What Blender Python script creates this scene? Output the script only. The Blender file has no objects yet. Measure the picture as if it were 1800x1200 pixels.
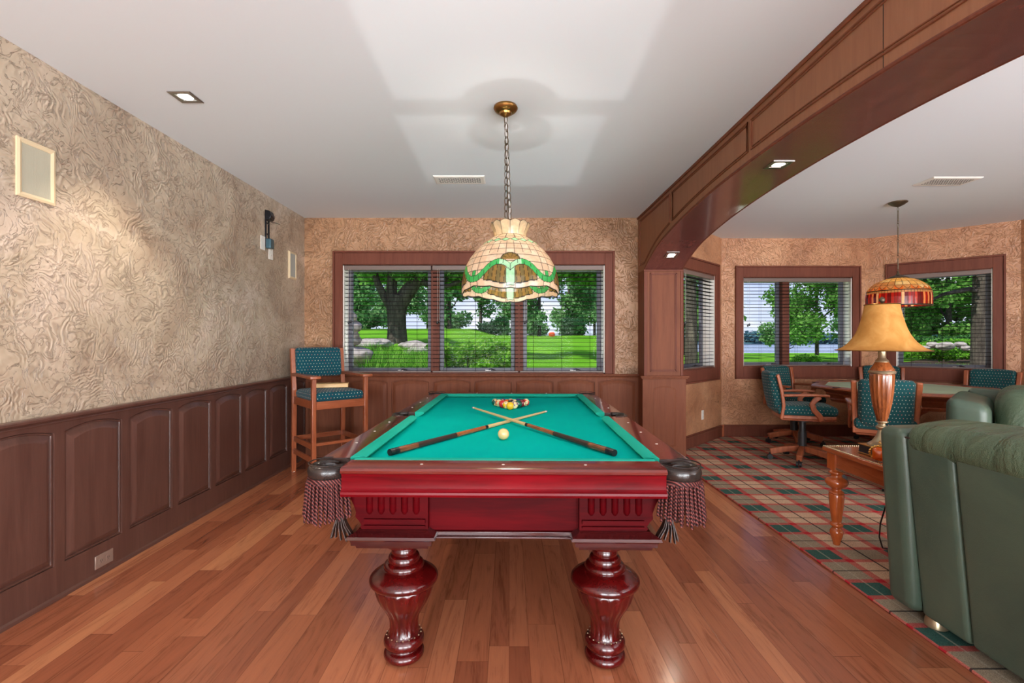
import bpy, bmesh, math, random
import numpy as np
from mathutils import Vector, Matrix

sc = bpy.context.scene
COL = sc.collection
PI = math.pi
random.seed(7)
rng = np.random.default_rng(7)

# ------------------------------------------------------------------ camera, sky, sun, exposure
F = 843.0
CZ = 1.27
cam_d = bpy.data.cameras.new('camera')
cam_d.sensor_width = 36.0
cam_d.lens = F / 1800 * 36
cam_d.shift_x = 5 / 1800
cam_d.shift_y = -2 / 1800
cam_d.clip_start = 0.05
cam_d.clip_end = 2000
cam = bpy.data.objects.new('camera', cam_d)
cam.location = (0, 0, CZ)
cam.rotation_euler = (PI / 2, 0, 0)
COL.objects.link(cam)
sc.camera = cam

vs = sc.view_settings
sc.display_settings.display_device = 'sRGB'
vs.view_transform = 'Standard'
vs.look = 'None'
vs.gamma = 1
vs.exposure = 0.0
vs.use_curve_mapping = False
cy = sc.cycles
cy.use_denoising = True
cy.max_bounces = 10
cy.diffuse_bounces = 6
cy.glossy_bounces = 4
cy.transmission_bounces = 6
cy.transparent_max_bounces = 24
cy.sample_clamp_indirect = 6
cy.caustics_reflective = False
cy.caustics_refractive = False


class G:
    """a small wrapper to write node graphs"""
    def __init__(s, tree):
        s.t = tree
        for n in list(tree.nodes):
            tree.nodes.remove(n)

    def put(s, node, key, v):
        sock = node.inputs[key]
        if isinstance(v, bpy.types.NodeSocket):
            s.t.links.new(v, sock)
        elif v is not None:
            if isinstance(v, (tuple, list)) and len(v) == 3 and sock.type == 'RGBA':
                v = (*v, 1)
            sock.default_value = v

    def n(s, kind, ins=None, **props):
        nd = s.t.nodes.new('ShaderNode' + kind)
        for k, v in props.items():
            setattr(nd, k, v)
        for k, v in (ins or {}).items():
            s.put(nd, k, v)
        return nd

    def m(s, op, a, b=0.0, c=0.0, clamp=False):
        nd = s.n('Math', operation=op, use_clamp=clamp)
        for i, v in enumerate((a, b, c)):
            if i < len(nd.inputs):
                s.put(nd, i, v)
        return nd.outputs[0]

    def mix(s, fac, a, b, mode='MIX'):
        nd = s.n('Mix', data_type='RGBA', blend_type=mode)
        s.put(nd, 0, fac)
        s.put(nd, 6, a)
        s.put(nd, 7, b)
        return nd.outputs[2]

    def ramp(s, fac, stops, interp='LINEAR'):
        nd = s.n('ValToRGB')
        cr = nd.color_ramp
        cr.interpolation = interp
        while len(cr.elements) > 1:
            cr.elements.remove(cr.elements[-1])
        for i, (p, c) in enumerate(stops):
            e = cr.elements[0] if i == 0 else cr.elements.new(p)
            e.position = p
            e.color = (*c, 1) if not isinstance(c, (int, float)) else (c, c, c, 1)
        s.put(nd, 0, fac)
        return nd.outputs[0]

    def noise(s, vec, scale=5, detail=3, rough=0.5, dist=0.0):
        return s.n('TexNoise', {'Vector': vec, 'Scale': scale, 'Detail': detail, 'Roughness': rough, 'Distortion': dist})

    def mapping(s, vec, loc=(0, 0, 0), rot=(0, 0, 0), scale=(1, 1, 1)):
        return s.n('Mapping', {'Vector': vec, 'Location': loc, 'Rotation': rot, 'Scale': scale}).outputs[0]


def lin(r, g, b):
    f = lambda c: (c / 255 / 12.92) if c / 255 <= 0.04045 else ((c / 255 + 0.055) / 1.055) ** 2.4
    return (f(r), f(g), f(b))


w = bpy.data.worlds.new('sky')
sc.world = w
w.use_nodes = True
g = G(w.node_tree)
tc = g.n('TexCoord').outputs['Generated']
sep = g.n('Separate' + 'XYZ', {0: tc})
elev = sep.outputs[2]
base = g.ramp(elev, [(0.0, lin(205, 215, 238)), (0.08, lin(196, 208, 240)), (0.2, lin(120, 155, 225)), (1.0, lin(70, 110, 200))])
cl = g.noise(g.mapping(tc, scale=(3, 3, 9)), 1.6, 6, 0.6)
clm = g.ramp(cl.outputs['Fac'], [(0.46, 0.0), (0.66, 1.0)])
skyc = g.mix(clm, base, lin(246, 247, 252))
bg = g.n('Background', {'Color': skyc, 'Strength': 1.35})
out = g.n('OutputWorld', {'Surface': bg.outputs[0]})

sun_d = bpy.data.lights.new('sun', 'SUN')
sun_d.energy = 5.0
sun_d.angle = 0.01
sun_d.color = (1.0, 0.95, 0.86)
sun = bpy.data.objects.new('sun', sun_d)
sun.rotation_euler = (math.radians(42), 0, math.radians(-50))
COL.objects.link(sun)


def area(name, loc, rot, sx, sy, power, color=(1, 1, 1), spread=PI):
    d = bpy.data.lights.new(name, 'AREA')
    d.shape = 'RECTANGLE'
    d.size = sx
    d.size_y = sy
    d.energy = power
    d.color = color
    d.spread = spread
    o = bpy.data.objects.new(name, d)
    o.location = loc
    o.rotation_euler = rot
    COL.objects.link(o)
    return o


# added fill lights at made-up openings in the unseen rear wall
for x, sx in ((-0.875, 1.8), (1.6, 2.05), (4.2, 2.05)):
    area('fill_light', (x, -3.45, 1.05), (PI / 2 + 0.45, 0, 0), sx, 2.0, 285 * sx / 2, (0.93, 0.97, 1.0))
# added fill light at a made-up opening in the right wall, behind the camera
area('fill_light', (5.66, -1.2, 1.05), (PI / 2 + 0.5, 0, PI / 2), 2.5, 2.0, 240, (0.93, 0.97, 1.0))
# added lamps hidden below the sills, standing in for light off the lawn
area('lawn_bounce_fill', (-0.4, 6.3, 0.15), (PI / 2 + 0.75, 0, PI), 3.4, 0.8, 240, (0.96, 1.0, 0.92))
area('lawn_bounce_fill', (3.75, 7.4, 0.15), (PI / 2 + 0.75, 0, PI), 2.4, 0.8, 260, (0.96, 1.0, 0.92))

# added narrow lamps over the table that throw bright patches on the ceiling
area('ceiling_patch_light', (0.0, 2.21, 0.84), (PI, 0, 0), 1.28, 0.92, 0.5, (1.0, 0.98, 0.95), math.radians(3))
area('ceiling_patch_light', (-0.05, 3.30, 0.84), (PI - math.radians(20), 0, 0), 1.26, 2.05, 1.0, (1.0, 0.98, 0.95), math.radians(3))


# ------------------------------------------------------------------ materials
MATS = {}


def material(name, fn):
    if name in MATS:
        return MATS[name]
    m = bpy.data.materials.new(name)
    m.use_nodes = True
    g = G(m.node_tree)
    sh = fn(g)
    g.n('OutputMaterial', {'Surface': sh})
    MATS[name] = m
    return m


def bsdf(g, col, rough=0.5, metal=0.0, bump=None, bs=0.3, bd=0.01, spec=0.5, coat=0.0, trans=0.0, sheen=0.0, coat_rough=0.1):
    ins = {'Base Color': col, 'Roughness': rough, 'Metallic': metal, 'Specular IOR Level': spec,
           'Coat Weight': coat, 'Coat Roughness': coat_rough, 'Sheen Weight': sheen, 'Transmission Weight': trans}
    if bump is not None:
        b = g.n('Bump', {'Height': bump, 'Strength': bs, 'Distance': bd})
        ins['Normal'] = b.outputs[0]
    return g.n('BsdfPrincipled', ins).outputs[0]


def obj_co(g):
    return g.n('TexCoord').outputs['Object']


def plain(name, col, rough=0.5, metal=0.0, **k):
    return material(name, lambda g: bsdf(g, col, rough, metal, **k))


def wood(name, c0, c1, axis='Z', rough=0.35, coat=0.0, scale=1.0, contrast=(0.3, 0.7), spec=0.5):
    def fn(g):
        st = {'X': (1.2, 16, 16), 'Y': (16, 1.2, 16), 'Z': (16, 16, 1.2)}[axis]
        co = g.mapping(obj_co(g), scale=tuple(v * scale for v in st))
        a = g.noise(co, 1.0, 5, 0.6, 1.2)
        fine = g.noise(g.mapping(obj_co(g), scale=tuple(v * scale * 8 for v in st)), 1.0, 2, 0.6)
        v = g.m('ADD', g.m('MULTIPLY', a.outputs[0], 0.75), g.m('MULTIPLY', fine.outputs[0], 0.25))
        c = g.ramp(v, [(contrast[0], c0), (contrast[1], c1)])
        return bsdf(g, c, rough, bump=v, bs=0.08, bd=0.002, coat=coat, spec=spec)
    return material(name, fn)


M = {}
M['panel'] = wood('dark_panelling', lin(74, 47, 40), lin(100, 68, 58), 'Z', 0.32, 0.15, contrast=(0.25, 0.75))
M['panel_y'] = wood('dark_panelling_y', lin(74, 47, 40), lin(100, 68, 58), 'Y', 0.34, 0.15, contrast=(0.25, 0.75))
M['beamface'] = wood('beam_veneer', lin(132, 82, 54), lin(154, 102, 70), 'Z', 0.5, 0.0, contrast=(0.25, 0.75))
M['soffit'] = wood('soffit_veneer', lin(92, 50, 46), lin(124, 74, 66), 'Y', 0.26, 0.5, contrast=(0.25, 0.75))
M['casing'] = wood('window_casing', lin(98, 54, 42), lin(126, 74, 58), 'Z', 0.5, 0.0, contrast=(0.25, 0.75), spec=0.15)
M['pilaster'] = wood('pilaster_wood', lin(104, 58, 40), lin(132, 80, 56), 'Z', 0.5, 0.0, contrast=(0.25, 0.75), spec=0.15)
M['mahogany'] = wood('red_mahogany', lin(62, 2, 6), lin(122, 6, 19), 'X', 0.35, 0.05, 0.7, (0.3, 0.72), 0.15)
M['mahogany_d'] = wood('deep_mahogany', lin(48, 2, 5), lin(90, 4, 11), 'X', 0.45, 0.0, 0.7, (0.3, 0.72), 0.06)
M['mahogany_z'] = wood('turned_mahogany', lin(38, 3, 3), lin(88, 8, 8), 'Z', 0.2, 0.35, 0.7, (0.3, 0.72))
M['railtop'] = wood('rail_top_wood', lin(88, 26, 28), lin(132, 52, 50), 'Y', 0.16, 0.6, 0.9, (0.3, 0.7))
M['dark_mould'] = wood('dark_moulding', lin(36, 8, 10), lin(66, 16, 16), 'X', 0.14, 0.7, 0.9, (0.3, 0.7))
M['oak'] = wood('oak_wood', lin(128, 62, 36), lin(182, 104, 66), 'Z', 0.32, 0.25, 2.0, (0.28, 0.72))
M['oak_x'] = wood('oak_wood_x', lin(128, 62, 36), lin(182, 104, 66), 'X', 0.32, 0.25, 2.0, (0.28, 0.72))
M['cherry'] = wood('cherry_wood', lin(140, 62, 26), lin(186, 96, 46), 'Z', 0.2, 0.5, 1.5, (0.28, 0.72))
M['cherry_y'] = wood('cherry_wood_y', lin(132, 62, 32), lin(176, 96, 54), 'Y', 0.2, 0.5, 1.5, (0.28, 0.72))
M['maple'] = wood('pale_maple', lin(206, 168, 112), lin(230, 198, 142), 'X', 0.3, 0.3, 2.0)
M['lightboard'] = wood('pale_board', lin(206, 160, 96), lin(228, 186, 122), 'X', 0.4, 0.1, 2.0)
M['rosewood'] = wood('rosewood', lin(58, 26, 16), lin(150, 86, 50), 'X', 0.2, 0.5, 2.5, (0.35, 0.65))
M['urnwood'] = wood('urn_wood', lin(70, 26, 10), lin(168, 94, 50), 'Z', 0.18, 0.6, 2.2, (0.3, 0.65))
M['black'] = plain('black_plastic', (0.012, 0.012, 0.014), 0.35)
M['black_metal'] = plain('black_metal', (0.02, 0.02, 0.025), 0.3, 0.6)
M['chrome'] = plain('polished_steel', (0.6, 0.6, 0.6), 0.2, 1.0)
M['nickel'] = plain('brushed_nickel', (0.42, 0.4, 0.38), 0.35, 1.0)
M['brass'] = plain('antique_brass', lin(150, 110, 60), 0.3, 0.9)
M['bronze'] = plain('dark_bronze', lin(92, 78, 62), 0.4, 0.7)
M['pewter'] = plain('champagne_metal', lin(190, 172, 140), 0.28, 0.8)
M['white_plastic'] = plain('white_plastic', lin(232, 228, 220), 0.4)
M['cream_paint'] = plain('cream_paint', lin(218, 196, 160), 0.5)
M['reveal'] = plain('painted_reveal', lin(236, 230, 220), 0.6)
M['sash'] = plain('grey_sash', lin(92, 92, 102), 0.4)
M['gold'] = plain('gilt', lin(205, 160, 80), 0.3, 0.9)
M['amber'] = plain('amber_glass', lin(200, 84, 12), 0.08, 0.0, coat=1.0)
M['grille'] = material('speaker_cloth', lambda g: bsdf(g, lin(176, 170, 150), 0.7, bump=g.n('TexWave', {'Vector': obj_co(g), 'Scale': 60.0}, bands_direction='Y').outputs[1], bs=0.3, bd=0.002))
M['grille_grey'] = plain('grey_speaker_cloth', lin(168, 168, 160), 0.7)
M['void'] = plain('dark_recess', (0.01, 0.009, 0.008), 0.9)
M['slat'] = plain('blind_slat', lin(40, 32, 32), 0.9, spec=0.03)
M['slat_head'] = plain('blind_headrail', lin(118, 100, 92), 0.4)
M['cordm'] = plain('blind_cord', lin(200, 196, 190), 0.6)
M['white_ball'] = plain('cue_ball_ivory', lin(226, 190, 128), 0.12, coat=0.6)


def leather(name, col, col2, rough=0.32, wr=6.0, st=0.5, stv=(1, 1, 1), bd=0.02):
    def fn(g):
        co = obj_co(g)
        a = g.noise(g.mapping(co, scale=stv), wr, 4, 0.55, 0.8)
        fine = g.n('TexVoronoi', {'Vector': co, 'Scale': 260.0}).outputs[0]
        h = g.m('ADD', a.outputs[0], g.m('MULTIPLY', fine, 0.05))
        c = g.ramp(a.outputs[0], [(0.3, col), (0.7, col2)])
        return bsdf(g, c, rough, bump=h, bs=st, bd=bd, spec=0.5)
    return material(name, fn)


M['leather'] = leather('green_leather', lin(66, 84, 72), lin(82, 98, 82), 0.36, 3.0, 0.25)
M['leather_cush'] = leather('green_leather_creased', lin(72, 92, 72), lin(92, 108, 84), 0.27, 2.0, 0.8, (1.5, 3.6, 1.2), 0.05)
M['black_leather'] = leather('black_leather', lin(34, 26, 24), lin(50, 40, 36), 0.22, 8.0, 0.2)
M['net'] = leather('brown_leather', lin(40, 24, 18), lin(60, 36, 28), 0.5, 20.0, 0.3)


def felt(g):
    co = obj_co(g)
    a = g.noise(co, 2.0, 3, 0.5)
    f = g.noise(co, 900.0, 1, 0.5)
    c = g.ramp(a.outputs[0], [(0.3, lin(0, 176, 164)), (0.7, lin(0, 188, 176))])
    return bsdf(g, c, 0.95, bump=f.outputs[0], bs=0.08, bd=0.001, spec=0.03)


M['felt'] = material('green_felt', felt)
M['felt_rail'] = material('rail_felt', lambda g: bsdf(g, g.ramp(g.noise(obj_co(g), 3).outputs[0], [(0.3, lin(30, 166, 144)), (0.7, lin(46, 180, 156))]), 0.95, spec=0.05))
M['felt_pale'] = material('poker_felt', lambda g: bsdf(g, g.ramp(g.noise(obj_co(g), 3).outputs[0], [(0.3, lin(150, 172, 150)), (0.7, lin(168, 190, 166))]), 0.8, spec=0.2))


def dots(name, base, base2, dot, sc_=48.0, rad=0.13):
    def fn(g):
        uv = g.n('TexCoord').outputs['UV']
        s = g.n('SeparateXYZ', {0: g.mapping(uv, scale=(sc_, sc_, 1))})
        u, v = s.outputs[0], s.outputs[1]
        row = g.m('FLOOR', v)
        odd = g.m('MULTIPLY', g.m('MODULO', g.m('ABSOLUTE', row), 2.0), 0.5)
        uu = g.m('SUBTRACT', g.m('FRACT', g.m('ADD', u, odd)), 0.5)
        vv = g.m('SUBTRACT', g.m('FRACT', v), 0.5)
        d = g.m('SQRT', g.m('ADD', g.m('MULTIPLY', uu, uu), g.m('MULTIPLY', vv, vv)))
        k = g.m('LESS_THAN', d, rad)
        id_ = g.n('TexWhiteNoise', {'Vector': g.n('CombineXYZ', {0: g.m('FLOOR', g.m('ADD', u, odd)), 1: row}).outputs[0]}, noise_dimensions='2D').outputs[0]
        dc = g.ramp(id_, [(0.0, dot), (0.72, dot), (0.75, lin(200, 120, 110)), (1.0, lin(150, 190, 170))], 'CONSTANT')
        tw = g.noise(g.mapping(uv, scale=(900, 900, 1)), 1.0, 1)
        b = g.ramp(tw.outputs[0], [(0.35, base), (0.65, base2)])
        c = g.mix(k, b, dc)
        h = g.m('SUBTRACT', tw.outputs[0], g.m('MULTIPLY', k, 0.6))
        return bsdf(g, c, 0.85, bump=h, bs=0.25, bd=0.002, spec=0.2, sheen=0.15)
    return material(name, fn)


M['teal_fabric'] = dots('teal_dotted_fabric', lin(6, 58, 70), lin(14, 84, 96), lin(206, 208, 184), 34.0, 0.12)
M['green_fabric'] = dots('dark_dotted_fabric', lin(14, 58, 62), lin(24, 84, 86), lin(196, 190, 170), 33.0, 0.12)


def plaster(c_lo, c_mid, c_hi, crev, rough, s1=3.0):
    def fn(g):
        co0 = obj_co(g)
        warp = g.noise(co0, 2.2, 3, 0.6)
        wv = g.n('VectorMath', {0: warp.outputs[1], 1: (0.5, 0.5, 0.5)}, operation='SUBTRACT').outputs[0]
        wv = g.n('VectorMath', {0: wv, 'Scale': 0.55}, operation='SCALE').outputs[0]
        co = g.n('VectorMath', {0: co0, 1: wv}, operation='ADD').outputs[0]
        hs = []
        for sc_, fr, off in ((s1, 62.0, 0.0), (s1 * 1.7, 44.0, 5.3)):
            vo = g.n('TexVoronoi', {'Vector': g.mapping(co, loc=(off, off * 2, off)), 'Scale': sc_, 'Randomness': 1.0})
            ring = g.m('SINE', g.m('ADD', g.m('MULTIPLY', vo.outputs[0], fr), g.m('MULTIPLY', g.noise(co0, 9.0 + off, 2).outputs[0], 14.0)))
            ms = g.ramp(g.noise(g.mapping(co0, loc=(off, 3, 1)), 5.0, 3, 0.6).outputs[0], [(0.42, 0.0), (0.58, 1.0)])
            hs.append(g.m('MULTIPLY', g.m('ADD', g.m('MULTIPLY', ring, 0.5), 0.5), ms))
        edge = g.noise(co, 7.0, 5, 0.62, 2.5)
        ridge = g.m('ABSOLUTE', g.m('SUBTRACT', edge.outputs[0], 0.5))
        cre = g.ramp(ridge, [(0.0, 1.0), (0.018, 0.0)])
        h = g.m('ADD', g.m('MULTIPLY', hs[0], 0.55), g.m('MULTIPLY', hs[1], 0.4))
        h = g.m('SUBTRACT', h, g.m('MULTIPLY', cre, 0.7))
        h = g.m('ADD', h, g.m('MULTIPLY', g.noise(co0, 4.0, 4, 0.6).outputs[0], 0.9))
        tone = g.noise(co0, 1.6, 5, 0.65, 0.8)
        c = g.ramp(tone.outputs[0], [(0.3, c_lo), (0.5, c_mid), (0.72, c_hi)])
        lines = g.m('MAXIMUM', g.m('MULTIPLY', cre, 0.6), g.m('MULTIPLY', g.ramp(hs[0], [(0.62, 0.0), (0.95, 1.0)]), 0.4))
        lines = g.m('MAXIMUM', lines, g.m('MULTIPLY', g.ramp(hs[1], [(0.7, 0.0), (0.95, 1.0)]), 0.3))
        c = g.mix(g.m('MULTIPLY', lines, 0.75), c, crev)
        return bsdf(g, c, rough, bump=h, bs=0.75, bd=0.006, spec=0.7)
    return fn


M['plaster_l'] = material('trowelled_plaster_left', plaster(lin(154, 132, 112), lin(182, 164, 142), lin(204, 184, 166), lin(112, 88, 72), 0.27))
M['plaster_b'] = material('trowelled_plaster_back', plaster(lin(136, 98, 66), lin(168, 124, 88), lin(188, 144, 106), lin(98, 64, 40), 0.5))
M['plaster_r'] = material('trowelled_plaster_bay', plaster(lin(162, 108, 74), lin(192, 138, 100), lin(208, 156, 116), lin(124, 80, 52), 0.5))
M['ceiling'] = material('ceiling_paint', lambda g: bsdf(g, lin(228, 236, 242), 0.6, bump=g.noise(obj_co(g), 3.0, 2).outputs[0], bs=0.05, bd=0.01, spec=0.3))


def floor_wood(g):
    s = g.n('SeparateXYZ', {0: obj_co(g)})
    x, y = s.outputs[0], s.outputs[1]
    W = 0.1
    wob = g.m('MULTIPLY', g.m('SINE', g.m('MULTIPLY', x, 17.0)), 0.018)   # boards of uneven width
    xs = g.m('DIVIDE', g.m('ADD', x, wob), W)
    col = g.m('FLOOR', xs)
    r1 = g.n('TexWhiteNoise', {'W': col}, noise_dimensions='1D').outputs[0]
    ln = g.m('ADD', 0.9, g.m('MULTIPLY', r1, 0.8))
    ys = g.m('DIVIDE', g.m('ADD', y, g.m('MULTIPLY', r1, 13.0)), ln)
    row = g.m('FLOOR', ys)
    idv = g.n('CombineXYZ', {0: col, 1: row}).outputs[0]
    rn = g.n('TexWhiteNoise', {'Vector': idv}, noise_dimensions='2D')
    v = rn.outputs[0]
    fx = g.m('FRACT', xs)
    fy = g.m('FRACT', ys)
    gx = g.m('MINIMUM', fx, g.m('SUBTRACT', 1.0, fx))
    gy = g.m('MULTIPLY', g.m('MINIMUM', fy, g.m('SUBTRACT', 1.0, fy)), 12.0)
    gap = g.ramp(g.m('MINIMUM', gx, gy), [(0.0, 1.0), (0.02, 0.0)])
    off = g.n('VectorMath', {0: rn.outputs[1], 'Scale': 20.0}, operation='SCALE').outputs[0]
    cog = g.n('VectorMath', {0: obj_co(g), 1: off}, operation='ADD').outputs[0]
    gr = g.noise(g.mapping(cog, scale=(14, 1.6, 1)), 1.0, 6, 0.62, 2.2)
    fine = g.noise(g.mapping(cog, scale=(160, 5, 1)), 1.0, 3, 0.6)
    grain = g.m('ADD', g.m('MULTIPLY', gr.outputs[0], 0.7), g.m('MULTIPLY', fine.outputs[0], 0.3))
    c = g.ramp(v, [(0.0, lin(138, 78, 54)), (0.3, lin(152, 89, 61)), (0.6, lin(163, 98, 68)), (0.85, lin(172, 106, 74)), (1.0, lin(188, 124, 86))])
    c = g.mix(1.0, c, g.ramp(grain, [(0.3, (0.56, 0.48, 0.44)), (0.48, (1, 1, 1)), (0.7, (1.16, 1.14, 1.08))]), 'MULTIPLY')
    c = g.mix(g.m('MULTIPLY', gap, 0.6), c, lin(70, 34, 20))
    h = g.m('SUBTRACT', g.m('MULTIPLY', grain, 0.12), gap)
    h = g.m('ADD', h, g.m('MULTIPLY', v, 0.25))
    rough = g.m('ADD', 0.17, g.m('MULTIPLY', gr.outputs[0], 0.10))
    return bsdf(g, c, rough, bump=h, bs=0.12, bd=0.003, spec=0.5, coat=0.25, coat_rough=0.12)


M['floor'] = material('floor_boards', floor_wood)


def carpet(g):
    s = g.n('SeparateXYZ', {0: obj_co(g)})

    def band(v, lo, hi):
        return g.m('MULTIPLY', g.m('GREATER_THAN', v, lo), g.m('LESS_THAN', v, hi))
    res = {}
    for nm, ax, per, off in (('x', 0, 0.47, 0.27), ('y', 1, 0.39, 0.11)):
        f = g.m('FRACT', g.m('DIVIDE', g.m('ADD', s.outputs[ax], off), per))
        res[nm] = {'green': band(f, 0.34, 0.66),
                   'red': g.m('ADD', band(f, 0.25, 0.34), band(f, 0.66, 0.75)),
                   'black': band(f, 0.975, 1.0), 'white': band(f, 0.49, 0.51)}
    tan, grey = lin(208, 174, 146), lin(150, 140, 120)
    dkg, red = lin(60, 96, 88), lin(188, 44, 54)
    gsum = g.m('ADD', res['x']['green'], res['y']['green'])
    c = g.mix(g.m('MULTIPLY', gsum, 0.5), tan, dkg)
    rs = g.m('ADD', res['x']['red'], res['y']['red'])
    c = g.mix(g.m('MINIMUM', g.m('MULTIPLY', rs, 0.68), 1.0), c, red)
    c = g.mix(g.m('MULTIPLY', g.m('MAXIMUM', res['x']['white'], 0.0), 0.4), c, lin(190, 180, 160))
    c = g.mix(g.m('MULTIPLY', g.m('MAXIMUM', res['x']['black'], res['y']['black']), 0.85), c, lin(30, 30, 38))
    n = g.noise(obj_co(g), 320.0, 2, 0.7)
    c = g.mix(1.0, c, g.ramp(n.outputs[0], [(0.35, (0.62, 0.62, 0.62)), (0.65, (1.25, 1.25, 1.25))]), 'MULTIPLY')
    return bsdf(g, c, 0.95, bump=n.outputs[0], bs=0.6, bd=0.006, spec=0.1)


M['carpet'] = material('plaid_wool', carpet)


def glass_fn(g):
    lw = g.n('Fresnel', {'IOR': 1.45})
    tr = g.n('BsdfTransparent', {'Color': (0.97, 0.98, 0.98)})
    gl = g.n('BsdfGlossy', {'Color': (1, 1, 1), 'Roughness': 0.02})
    mx = g.n('MixShader', {0: g.m('MULTIPLY', lw.outputs[0], 0.03), 1: tr.outputs[0], 2: gl.outputs[0]})
    return mx.outputs[0]


M['glass'] = material('window_glass', glass_fn)


def emis(name, col, st):
    return material(name, lambda g: g.n('Emission', {'Color': col, 'Strength': st}).outputs[0])


M['bulb'] = emis('lit_bulb', (1.0, 0.9, 0.72), 14)


def leaf_mat(name, c0, c1, c2, tr=0.35):
    def fn(g):
        ri = g.n('NewGeometry').outputs['Random Per Island']
        c = g.ramp(ri, [(0.0, c0), (0.5, c1), (1.0, c2)])
        d = g.n('BsdfDiffuse', {'Color': c})
        t = g.n('BsdfTranslucent', {'Color': c})
        return g.n('MixShader', {0: tr, 1: d.outputs[0], 2: t.outputs[0]}).outputs[0]
    return material(name, fn)


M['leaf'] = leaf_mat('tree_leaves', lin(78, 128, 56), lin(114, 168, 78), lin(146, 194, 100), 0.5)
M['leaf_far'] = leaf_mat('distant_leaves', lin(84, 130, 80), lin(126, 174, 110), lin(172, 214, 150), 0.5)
M['leaf_lime'] = leaf_mat('lime_leaves', lin(74, 138, 32), lin(118, 182, 56), lin(158, 206, 86), 0.45)
M['leaf_pine'] = leaf_mat('evergreen_needles', lin(44, 88, 48), lin(74, 128, 66), lin(110, 164, 88))
M['blade'] = leaf_mat('leaf_blades', lin(60, 116, 30), lin(104, 168, 54), lin(156, 204, 92))


def bark(g):
    co = obj_co(g)
    n = g.noise(g.mapping(co, scale=(9, 9, 1.6)), 1.0, 6, 0.65, 0.6)
    c = g.ramp(n.outputs[0], [(0.3, lin(44, 40, 36)), (0.55, lin(88, 80, 72)), (0.75, lin(124, 114, 100))])
    return bsdf(g, c, 0.95, bump=n.outputs[0], bs=1.0, bd=0.05, spec=0.1)


M['bark'] = material('tree_bark', bark)


def stone(g):
    co = obj_co(g)
    n = g.noise(co, 3.0, 6, 0.6, 0.3)
    c = g.ramp(n.outputs[0], [(0.3, lin(120, 112, 106)), (0.5, lin(166, 156, 148)), (0.7, lin(196, 186, 176))])
    return bsdf(g, c, 0.9, bump=n.outputs[0], bs=0.7, bd=0.06, spec=0.15)


M['stone'] = material('field_stone', stone)


def lawn(g):
    co = obj_co(g)
    n = g.noise(g.mapping(co, scale=(1, 0.5, 1)), 0.5, 4, 0.6)
    f = g.noise(co, 18.0, 3, 0.7)
    v = g.m('ADD', g.m('MULTIPLY', n.outputs[0], 0.6), g.m('MULTIPLY', f.outputs[0], 0.4))
    c = g.ramp(v, [(0.3, lin(72, 128, 24)), (0.5, lin(100, 160, 34)), (0.7, lin(134, 184, 58))])
    return bsdf(g, c, 0.95, bump=f.outputs[0], bs=0.5, bd=0.03, spec=0.05)


M['lawn'] = material('mown_grass', lawn)
M['mulch'] = material('bark_mulch', lambda g: bsdf(g, g.ramp(g.noise(obj_co(g), 14.0, 4, 0.7).outputs[0], [(0.35, lin(46, 36, 30)), (0.65, lin(104, 88, 74))]), 0.95, spec=0.05))
M['lake'] = material('lake_water', lambda g: bsdf(g, lin(120, 140, 165), 0.18, bump=g.noise(g.mapping(obj_co(g), scale=(1, 3, 1)), 0.6, 3).outputs[0], bs=0.2, bd=0.1, spec=0.8))


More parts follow.
